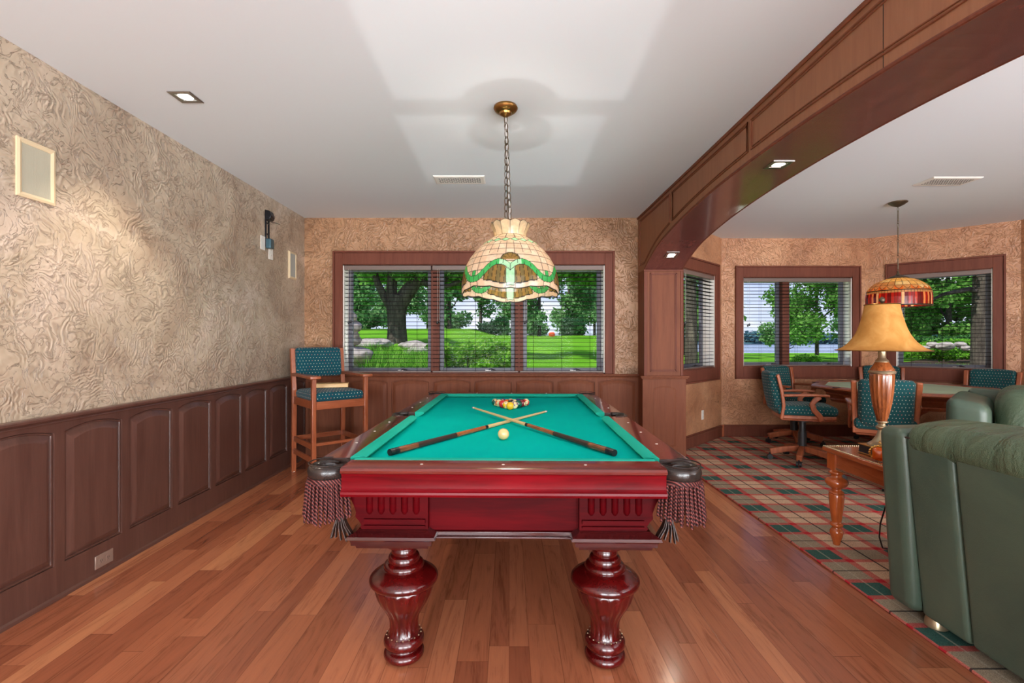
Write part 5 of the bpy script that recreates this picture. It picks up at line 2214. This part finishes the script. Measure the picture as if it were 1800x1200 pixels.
m_.lathe(fine([(0.024, 0.198), (0.033, 0.235), (0.045, 0.29), (0.053, 0.35), (0.058, 0.41), (0.0595, 0.455), (0.058, 0.468)], 3), (0, 0, 0), 96, flute=lambda z, t: 1 - 0.05 * abs(math.cos(8 * t)) ** 0.7)
m_.build('urn', 'urnwood', tl, angle=60)
m_ = MB()
m_.lathe([(0.055, 0.468), (0.064, 0.472), (0.066, 0.480), (0.062, 0.487)], (0, 0, 0), 40)
m_.lathe([(0.033, 0.535), (0.031, 0.545), (0.023, 0.553), (0.019, 0.56), (0.019, 0.60), (0.008, 0.61), (0.006, 0.86), (0.01, 0.862)], (0, 0, 0), 32)
m_.build('metal_fittings', 'pewter', tl, angle=40)
m_ = MB()
m_.lathe(fine([(0.060, 0.487), (0.055, 0.50), (0.045, 0.515), (0.036, 0.53), (0.033, 0.535)], 2), (0, 0, 0), 40)
m_.build('urn_shoulder', 'urnwood', tl, angle=60)


def shade_fn(g):
    co = obj_co(g)
    n = g.noise(co, 7.0, 4, 0.6, 1.5)
    c = g.ramp(n.outputs[0], [(0.3, lin(186, 128, 62)), (0.5, lin(200, 144, 74)), (0.7, lin(214, 162, 92))])
    p = bsdf(g, c, 0.7, spec=0.2)
    t = g.n('BsdfTranslucent', {'Color': c}).outputs[0]
    return g.n('MixShader', {0: 0.3, 1: p, 2: t}).outputs[0]


M['lampshade'] = material('tan_parchment', shade_fn)
m_ = MB()
pr = fine([(0.222, 0.603), (0.199, 0.612), (0.172, 0.632), (0.146, 0.662), (0.124, 0.70), (0.106, 0.75), (0.093, 0.80), (0.085, 0.84), (0.083, 0.862)], 3)
m_.lathe(pr, (0, 0, 0), 64, cap=False)
o = m_.build('lamp_shade', 'lampshade', tl, angle=80)
so = o.modifiers.new('thickness', 'SOLIDIFY')
so.thickness = 0.003
m_ = MB()
for r, z in ((0.223, 0.602), (0.083, 0.863)):
    m_.tube([(r * math.cos(q), r * math.sin(q), z) for q in np.linspace(0, 2 * PI, 64, endpoint=False)], 0.003, 6, closed=True)
for k in range(3):
    q = k * 2 * PI / 3
    m_.tube([(0.083 * math.cos(q), 0.083 * math.sin(q), 0.862), (0, 0, 0.862)], 0.002, 6)
m_.build('shade_trim', 'brass', o)
m_ = MB()
m_.lathe([(0.006, 0.862), (0.004, 0.87), (0.010, 0.876), (0.015, 0.886), (0.014, 0.896), (0.007, 0.904), (0.001, 0.908)], (0, 0, 0), 20)
m_.build('finial', 'bronze', tl)

orn = thing('amber_ornament', 'small amber oval ornament in a gilt leaf frame on the end table', 'ornament', (2.012, 2.60, 0.6125), math.radians(-38))
m_ = MB()
m_.pillow((0, 0, 0.042), (0.036, 0.014, 0.03), 0.0139, 6, (0, 0.01, 0.008))
m_.build('amber_stone', 'amber', orn, weld=True, angle=80)
m_ = MB()
for i in range(18):
    q = 2 * PI * i / 18
    m_.lathe([(0.0005, -.008), (0.007, -.002), (0.007, .002), (0.0005, .008)], (0.046 * math.cos(q), 0, 0.046 + 0.038 * math.sin(q)), 8)
m_.tube([(0.046 * math.cos(q), 0, 0.046 + 0.038 * math.sin(q)) for q in np.linspace(0, 2 * PI, 32, endpoint=False)], 0.005, 6, closed=True)
m_.tube([(0, 0.0, 0.08), (0.01, 0.0, 0.095), (-0.006, 0, 0.105), (0.0, 0, 0.115)], 0.003, 6)
m_.build('gilt_frame', 'gold', orn)

cdo = MB()
cdo.tube([(2.10, 2.60, 0.46), (2.055, 2.62, 0.36), (2.09, 2.70, 0.24), (2.13, 2.76, 0.14), (2.18, 2.80, 0.06), (2.27, 2.88, 0.0195), (2.45, 2.93, 0.0188), (2.9, 2.95, 0.0188)], 0.0042, 6)
tag(cdo.build('lamp_cord', 'black', None, angle=80), 'black electric cord hanging from under the end table to the carpet', 'cord')


# ------------------------------------------------------------------ outdoors
def sstep(v, a, b):
    t = np.clip((v - a) / (b - a), 0, 1)
    return t * t * (3 - 2 * t)


def ground_z(x, y):
    x = np.asarray(x, float)
    y = np.asarray(y, float)
    w_ = sstep(x / np.maximum(y, 1.0), 0.24, 0.42)
    zm = 0.50 + 1.2 * sstep(y, 11, 42) + 0.55 * sstep(-x, 1.0, 3.0) * sstep(y, 8.5, 14)
    zb = 0.30 - 2.6 * sstep(y, 37, 46) * (1 - sstep(x / np.maximum(y, 1.0), 0.66, 0.8))
    z = zm * (1 - w_) + zb * w_
    return z


gx = np.linspace(-40, 60, 101)
gy = np.r_[np.linspace(5.9, 20, 48), np.linspace(21, 60, 60)]
V = [(x, y, float(ground_z(x, y))) for y in gy for x in gx]
nx = len(gx)
Fc = [(j * nx + i, j * nx + i + 1, (j + 1) * nx + i + 1, (j + 1) * nx + i) for j in range(len(gy) - 1) for i in range(nx - 1)]
inbay = lambda i, j: (gx[i] > 1.5 and gx[i + 1] < 5.99 + 1 and gy[j] < 6.7)
Fc = [f for k, f in enumerate(Fc) if not inbay(k % (nx - 1), k // (nx - 1))]
mb = MB()
mb.add(V, Fc)
struct(mb.build('lawn', 'lawn', angle=80), 'sunlit mown lawn outside the windows')
mb = MB()
mb.box(-200, 500, 38, 900, -1.35, -1.2)
struct(mb.build('lake', 'lake'), 'pale lake beyond the lawn')
mb = MB()
mb.prism([(6.2, 5.2), (8.5, 5.0), (15, 13), (22, 19.5), (26, 26.5), (24, 27), (18, 21.5), (13, 17.5), (9, 11), (6.3, 6.6)], 0.28, 0.33, 'Z')
struct(mb.build('planting_bed', 'mulch'), 'dark mulch bed outside the right bay window')


def quads(centers, size, mat, name, parent=None, elong=1.5, updir=None, droop=0.0):
    n = len(centers)
    a = rng.normal(size=(n, 3))
    a /= np.linalg.norm(a, axis=1)[:, None]
    b = rng.normal(size=(n, 3))
    b -= (a * b).sum(1)[:, None] * a
    b /= np.linalg.norm(b, axis=1)[:, None]
    s_ = size * rng.uniform(0.6, 1.3, (n, 1))
    u, v = a * s_ * elong * 0.5, b * s_ * 0.5
    c = np.asarray(centers)
    V_ = np.stack([c - u, c + v - u * 0.1, c + u, c - v - u * 0.1], 1).reshape(-1, 3).astype(np.float32)
    me = bpy.data.meshes.new(name)
    me.vertices.add(4 * n)
    me.vertices.foreach_set('co', V_.ravel())
    me.loops.add(4 * n)
    me.loops.foreach_set('vertex_index', np.arange(4 * n, dtype=np.int32))
    me.polygons.add(n)
    me.polygons.foreach_set('loop_start', np.arange(0, 4 * n, 4, dtype=np.int32))
    me.materials.append(M[mat])
    me.update()
    me.validate()
    o = bpy.data.objects.new(name, me)
    COL.objects.link(o)
    o.parent = parent
    return o


def cloud(blobs, n, shell=0.55):
    """points in a union of ellipsoids (cx,cy,cz,rx,ry,rz)"""
    B = np.array(blobs, float)
    w_ = (B[:, 3] * B[:, 4] * B[:, 5]) ** (2 / 3)
    idx = rng.choice(len(B), n, p=w_ / w_.sum())
    d = rng.normal(size=(n, 3))
    d /= np.linalg.norm(d, axis=1)[:, None]
    r = shell + (1 - shell) * rng.uniform(0, 1, (n, 1)) ** 0.5
    r *= 1 + 0.15 * rng.normal(size=(n, 1))
    return B[idx, :3] + d * r * B[idx, 3:]


def tree(px, d, h, cr, n, leaf, label, group, trunk_r=0.12, mat='leaf', low=0.25, nb=14, lean_=0.0, name='leafy_tree', sq=1.0):
    x = (px - 895) * d / F
    z0 = float(ground_z(x, d)) - 0.1
    root = thing(name, label, 'tree', (x, d, z0), group=group)
    blobs = []
    for k in range(nb):
        u = rng.uniform(low, 1.0)
        rr = cr * (1 - abs(u - 0.6) * 0.9) * rng.uniform(0.3, 0.95)
        t = rng.uniform(0, 2 * PI)
        br_ = cr * rng.uniform(0.28, 0.5)
        blobs.append((rr * math.cos(t) + lean_ * u, rr * math.sin(t), h * u, br_, br_, br_ * 0.75 * sq))
    m__ = MB()
    m__.tube([(0, 0, 0), (lean_ * .1, 0, h * .25), (lean_ * .4, 0.05, h * 0.55), (lean_ * .8, 0, h * 0.9)], [trunk_r * 1.25, trunk_r, trunk_r * 0.7, trunk_r * 0.25], 10)
    for b_ in blobs[:8]:
        zz = max(h * 0.2, b_[2] - cr * 0.5)
        m__.tube([(lean_ * .3, 0, zz * 0.8), (b_[0] * 0.5, b_[1] * 0.5, zz), (b_[0], b_[1], b_[2])], [trunk_r * .5, trunk_r * .35, trunk_r * .12], 6)
    m__.build('trunk', 'bark', root, angle=80)
    quads(cloud(blobs, n, 0.3), leaf, mat, 'foliage', root)
    return root


GT = 'trees beyond the lawn'
far = [(560, 50, 11, 3.2, 6000), (628, 35, 9, 3.0, 8000), (690, 43, 11, 3.2, 6500), (752, 52, 12, 3.0, 3600), (790, 36, 8, 1.7, 2200), (845, 43, 10, 2.2, 3000),
       (905, 52, 13, 3.2, 4800), (948, 36, 8.5, 2.1, 4200), (1000, 44, 11, 2.8, 6500), (1045, 53, 13, 3.2, 6500), (1082, 36, 9.5, 2.7, 6000)]
wh = ['far left tree beyond the lawn, behind the boulders', 'tall tree beyond the lawn just left of the big trunk', 'tall tree directly behind the big forked trunk', 'slender tree beyond the lawn just right of the big trunk',
      'slender tree seen through the left of the middle pane', 'slender tree seen through the centre of the middle pane', 'tree beyond the lawn seen just below the hanging lamp', 'tree beyond the lawn at the left of the right pane',
      'large tree beyond the lawn in the middle of the right pane', 'dense tree beyond the lawn at the right of the right pane', 'tall tree partly hidden behind the wall right of the wide window', 'tree beyond the lawn hidden behind the pilaster']
for (px, d, h, cr, n), lb in zip(far[:11], wh[:11]):
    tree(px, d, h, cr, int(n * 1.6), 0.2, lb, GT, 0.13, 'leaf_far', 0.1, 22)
# low hedge line under the far trees: shrubs
for i, px in enumerate((585, 655, 800, 870, 940, 1010, 1082)):
    x = (px - 895) * 39 / F
    z0 = float(ground_z(x, 39)) - 0.1
    r_ = thing('low_shrub', ['low shrub under the trees, farthest left', 'low shrub under the trees left of the big trunk', 'low shrub under the trees left in the middle pane', 'low shrub under the trees right in the middle pane', 'low shrub under the trees at the left of the right pane',
                         'low shrub under the trees in the centre of the right pane', 'low shrub under the trees behind the right window casing'][i], 'shrub', (x, 39, z0), group='shrubs along the far edge of the lawn')
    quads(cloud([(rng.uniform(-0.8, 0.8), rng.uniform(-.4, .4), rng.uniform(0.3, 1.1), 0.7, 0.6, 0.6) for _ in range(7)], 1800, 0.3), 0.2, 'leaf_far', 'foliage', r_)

# the big forked trunk behind the left pane
d = 17.0
x = (699 - 895) * d / F
z0 = float(ground_z(x, d)) - 0.15
bt = thing('forked_tree', 'big forked shade tree with a thick dark trunk in the left pane', 'tree', (x, d, z0))
s_ = d / F


def P_(px, py, dd=0.0):
    return ((px - 699) * s_, dd, (598 - py) * s_ + CZ - z0)


m_ = MB()
m_.tube([P_(697, 612), P_(698, 596), P_(698, 575), P_(697, 552), P_(698, 535), P_(702, 520)], [0.45, 0.36, 0.32, 0.33, 0.37, 0.34], 14)
m_.tube([P_(702, 535), P_(717, 512), P_(735, 490), P_(752, 465), P_(765, 430), P_(790, 380)], [0.3, 0.27, 0.22, 0.19, 0.16, 0.10], 12)
m_.tube([P_(694, 540), P_(688, 515), P_(690, 485), P_(692, 450), P_(688, 400), P_(680, 340)], [0.28, 0.2, 0.17, 0.16, 0.13, 0.08], 12)
m_.tube([P_(690, 540), P_(675, 520), P_(664, 498), P_(658, 478), P_(650, 440), P_(630, 380)], [0.22, 0.14, 0.12, 0.11, 0.09, 0.06], 10)
m_.tube([P_(735, 492), P_(765, 505), P_(790, 502), P_(815, 492), P_(850, 478)], [0.12, 0.09, 0.08, 0.06, 0.03], 8)
m_.tube([P_(770, 504), P_(785, 490), P_(800, 470), P_(815, 440)], [0.07, 0.06, 0.05, 0.03], 8)
m_.tube([P_(765, 430), P_(820, 400, -1), P_(900, 380, -1.5), P_(1000, 370, -2)], [0.14, 0.1, 0.08, 0.04], 8)
m_.build('trunk', 'bark', bt, angle=80)
bl_ = []
for px, py, n_, sp in ((640, 400, 5, 60), (760, 400, 6, 60), (860, 430, 6, 55), (960, 430, 6, 45), (1020, 450, 6, 35), (790, 480, 4, 20), (940, 480, 4, 26), (1040, 480, 4, 22), (640, 470, 3, 20), (730, 475, 2, 12)):
    for _ in range(n_):
        q = P_(px + rng.uniform(-sp, sp), py + rng.uniform(-sp * .5, sp * .4), rng.uniform(-2, 2))
        bl_.append((*q, 0.7, 0.9, 0.45))
quads(cloud(bl_, 26000, 0.1), 0.13, 'leaf', 'foliage', bt)


def boulder(x, y, z, r, label, sq=(1, 1, .7), seed=0, group='field stones outside the wide window'):
    bm = bmesh.new()
    bmesh.ops.create_icosphere(bm, subdivisions=4, radius=1.0)
    from mathutils import noise as mn
    for v in bm.verts:
        k = 1 + 0.28 * mn.noise(v.co * 1.3 + Vector((seed * 3.1, 1, 2))) + 0.09 * mn.noise(v.co * 4 + Vector((seed, 5, 2)))
        v.co = Vector((v.co.x * sq[0], v.co.y * sq[1], v.co.z * sq[2])) * (k * r)
    me = bpy.data.meshes.new('boulder')
    bm.to_mesh(me)
    bm.free()
    me.polygons.foreach_set('use_smooth', [True] * len(me.polygons))
    me.materials.append(M['stone'])
    o = bpy.data.objects.new('boulder', me)
    COL.objects.link(o)
    o.location = (x, y, z)
    tag(o, label, 'rock', group)
    return o


dd = 7.6
for i, (px, py, r, sq, lb) in enumerate([(606, 556, 0.19, (1, 1, .75), 'topmost pale boulder of the stack at the left window edge'),
                                      (608, 574, 0.22, (1, 1, .6), 'second boulder from the top of the stack at the left window edge'),
                                      (606, 594, 0.25, (1, 1, .6), 'middle boulder of the stack at the left window edge'),
                                      (616, 626, 0.30, (1.1, 1, .55), 'broad boulder low in the stack at the left window edge'),
                                      (610, 650, 0.28, (1, 1, .6), 'lowest boulder of the stack at the left window edge')]):
    boulder((px - 895) * dd / F, dd, CZ - (py - 598) * dd / F, r, lb, sq, i)
for i, (px, py, r, d_, lb) in enumerate([(650, 598, 0.30, 13, 'flat ledge stone left of the big trunk'), (668, 597, 0.28, 13.4, 'flat ledge stone touching the big trunk on the left'), (726, 601, 0.28, 13, 'flat ledge stone right of the big trunk'),
                                          (744, 604, 0.26, 12.6, 'flat ledge stone farthest right of the big trunk'), (732, 611, 0.22, 12, 'lower flat stone in front of the ledge right of the trunk')]):
    boulder((px - 895) * d_ / F, d_, CZ - (py - 598) * d_ / F - 0.1, r, lb, (1.3, .8, .45), i + 9)


def blades(px0, px1, d0, d1, n, L, label, name='grass_clump', group=None, zoff=0.0):
    xc = ((px0 + px1) / 2 - 895) * (d0 + d1) / 2 / F
    yc = (d0 + d1) / 2
    m__ = MB()
    V_, F_ = [], []
    for k in range(n):
        dd_ = rng.uniform(d0, d1)
        x = (rng.uniform(px0, px1) - 895) * dd_ / F
        z = float(ground_z(x, dd_)) + zoff - 0.03
        t = rng.uniform(0, 2 * PI)
        l = L * rng.uniform(0.5, 1.1)
        le = rng.uniform(0.15, 0.7)
        wd = 0.012
        cs, sn = math.cos(t), math.sin(t)
        base = len(V_)
        for u in (0, .35, .7, 1.0):
            r = le * l * u * u
            zz = z + l * (u - 0.35 * le * u * u)
            w2 = wd * (1 - u * 0.9)
            V_.append((x + cs * r - sn * w2 - xc, dd_ + sn * r + cs * w2 - yc, zz))
            V_.append((x + cs * r + sn * w2 - xc, dd_ + sn * r - cs * w2 - yc, zz))
        for q in range(3):
            F_.append((base + 2 * q, base + 2 * q + 1, base + 2 * q + 3, base + 2 * q + 2))
    m__.add(V_, F_)
    o = m__.build(name, 'blade', None, angle=180)
    o.location = (xc, yc, 0)
    tag(o, label, 'plant', group)
    if name == 'tall_grass':
        o['kind'] = 'stuff'
    return o


blades(636, 762, 7.0, 11.0, 5200, 0.62, 'arching grass-like leaves growing in front of the big trunk', 'tall_grass')
blades(900, 925, 7.4, 8.2, 120, 0.35, 'small pale leafy clump at the bottom left of the right pane', 'leafy_clump')
# lime shrub in the middle pane
sh = thing('lime_shrub', 'bright lime-green spreading shrub filling the lower middle pane', 'shrub', (-0.65, 8.4, 0.45))
bb = []
for k in range(26):
    px, py = rng.uniform(772, 905), 0
    top = 590 + abs(px - 830) * 0.25
    py = rng.uniform(top + 6, 650)
    bb.append(((px - 895) * 8.4 / F + 0.65, rng.uniform(-0.5, 0.5), CZ - (py - 598) * 8.4 / F - 0.45, 0.2, 0.25, 0.10))
quads(cloud(bb, 22000, 0.1), 0.045, 'leaf_lime', 'foliage', sh)
m_ = MB()
for k in range(26):
    m_.tube([(bb[k][0] * 0.6, bb[k][1] * 0.3, 0), (bb[k][0] * 0.8, bb[k][1] * .6, bb[k][2] * .6), (bb[k][0] + 0.05, bb[k][1], bb[k][2] + 0.16)], [0.012, 0.008, 0.003], 5)
m_.build('stems', 'bark', sh)
# orange marker on the lawn
xm = (970 - 895) * 33 / F
m_ = MB()
m_.pillow((0, 0, 0.22), (0.22, 0.22, 0.16), 0.15, 4)
mk = m_.build('lawn_marker', plain('orange_marker', lin(240, 90, 30), 0.6), None, weld=True)
mk.location = (xm, 33, float(ground_z(xm, 33)))
tag(mk, 'small orange marker on the lawn seen in the right pane', 'marker')

# bay: trees and shrubs
tree(1215, 11.5, 7.0, 2.0, 2500, 0.12, 'tall tree whose trunk stands in the narrow bay window beside the pilaster', 'trees near the bay', 0.13, 'leaf', 0.55, 12)
tree(1199, 26, 7.0, 2.6, 5000, 0.2, 'leafy tree behind the trunk in the narrow bay window', 'trees near the bay', 0.12, 'leaf', 0.2, 12)
tree(1436, 21, 6.6, 1.95, 15000, 0.11, 'young leafy tree in the right pane of the two-pane bay window', 'trees near the bay', 0.07, 'leaf', 0.20, 22, sq=1.0)
tree(1384, 27, 3.4, 1.3, 3500, 0.12, 'small tree behind the mullion of the two-pane bay window', 'trees near the bay', 0.05, 'leaf_far', 0.3, 9)
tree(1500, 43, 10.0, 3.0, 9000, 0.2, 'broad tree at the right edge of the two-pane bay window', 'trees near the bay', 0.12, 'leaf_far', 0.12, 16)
for px, d, h, cr, n, lb in ((1560, 24, 6.4, 2.2, 9000, 'dense tree behind the tan lampshade'), (1604, 36, 7.8, 2.3, 11000, 'dense tree at the left of the right bay window'), (1668, 25, 7.2, 2.2, 12000, 'dense tree in the middle of the right bay window'),
                            (1722, 33, 10.8, 2.4, 12000, 'dense tree behind the trunk in the right bay window'), (1790, 26, 9.4, 2.4, 9000, 'dense tree at the right edge of the right bay window')):
    tree(px, d, h, cr, n, 0.17, lb, 'dense trees behind the right bay window', 0.14, 'leaf', 0.1, 18)
# near trunk in the right bay window
d = 9.6
x = (1727 - 895) * d / F
rt = thing('forked_tree', 'rough grey tree trunk rising through the right bay window', 'tree', (x, d, 0.2))
m_ = MB()
m_.tube([(-0.02, 0, 0.0), (0, 0, 0.6), (0.0, 0, 1.6), (0.02, 0, 2.6), (0.12, 0, 4.2)], [0.24, 0.185, 0.165, 0.155, 0.12], 14)
m_.tube([(0.0, 0, 2.0), (-0.25, 0, 2.1), (-0.7, 0.1, 2.0), (-1.1, 0.1, 1.8)], [0.06, 0.05, 0.035, 0.015], 8)
m_.tube([(0.0, 0, 2.3), (-0.4, 0, 2.7), (-0.9, 0.1, 2.9)], [0.07, 0.05, 0.03], 8)
m_.build('trunk', 'bark', rt, angle=80)
quads(cloud([(-0.9 + rng.uniform(-.8, .8), rng.uniform(-.4, .4), 2.7 + rng.uniform(-.2, .5), .45, .4, .18) for _ in range(10)], 4500, 0.1), 0.06, 'leaf', 'foliage', rt)
# evergreen spreading shrub, rocks, flowers
for i, (px, d, w_, h, lb) in enumerate(((1662, 18, 1.0, 0.95, 'low spreading evergreen above the rocks in the right bay window'), (1704, 20.5, 1.0, 1.1, 'low spreading evergreen behind the trunk in the right bay window'), (1612, 22.5, 0.7, 1.0, 'low spreading evergreen behind the edge of the tan lampshade'))):
    x = (px - 895) * d / F
    r_ = thing('evergreen_shrub', lb, 'shrub', (x, d, 0.3), group='evergreens near the right bay window')
    quads(cloud([(rng.uniform(-w_, w_), rng.uniform(-.6, .6), h * rng.uniform(0.35, 1.0), .5, .5, .14) for _ in range(14)], 5000, 0.1), 0.08, 'leaf_lime' if i == 0 else 'leaf_pine', 'foliage', r_)
for i, (px, py, d, r, lb) in enumerate(((1640, 606, 16.5, 0.17, 'pale rock left in the right bay window'), (1662, 608, 16.2, 0.24, 'largest tan rock in the middle of the right bay window'), (1688, 606, 16.8, 0.18, 'pale rock beside the trunk in the right bay window'),
                                        (1624, 612, 16, 0.15, 'low rock nearest the tan lampshade'), (1700, 612, 16.3, 0.15, 'low rock in front of the trunk in the right bay window'))):
    boulder((px - 895) * d / F, d, CZ - (py - 598) * d / F, r, lb, (1.2, .9, .6), i + 21, 'rocks outside the right bay window')
blades(1600, 1760, 15.0, 15.8, 900, 0.3, 'spiky green border plants before the rocks', 'tall_grass')
# round shrub in the two-pane window
x = (1416 - 895) * 15 / F
r_ = thing('round_shrub', 'small round bright shrub on the lawn in the two-pane bay window', 'shrub', (x, 15, 0.3))
quads(cloud([(rng.uniform(-.22, .22), rng.uniform(-.2, .2), 0.2 + rng.uniform(0, .18), .2, .2, .14) for _ in range(8)], 3500, 0.2), 0.05, 'leaf_lime', 'foliage', r_)
# far shore
M['shore'] = leaf_mat('hazy_far_shore', lin(70, 104, 112), lin(84, 120, 126), lin(100, 134, 138), 0.2)  # air haze mixed into the leaf colours as a blue-grey tint
pts = []
for k in range(60):
    x = rng.uniform(60, 420)
    pts.append((x, 350 + rng.uniform(-4, 4), 0.5 + rng.uniform(0, 2.6) + 1.5 * math.sin(x * .04), 8, 4, 3.6))
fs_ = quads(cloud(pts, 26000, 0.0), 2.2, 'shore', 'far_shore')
struct(fs_, 'hazy wooded shore across the lake')
mb = MB()
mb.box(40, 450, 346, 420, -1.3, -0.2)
struct(mb.build('far_shore_bank', 'shore'), 'low bank across the lake')
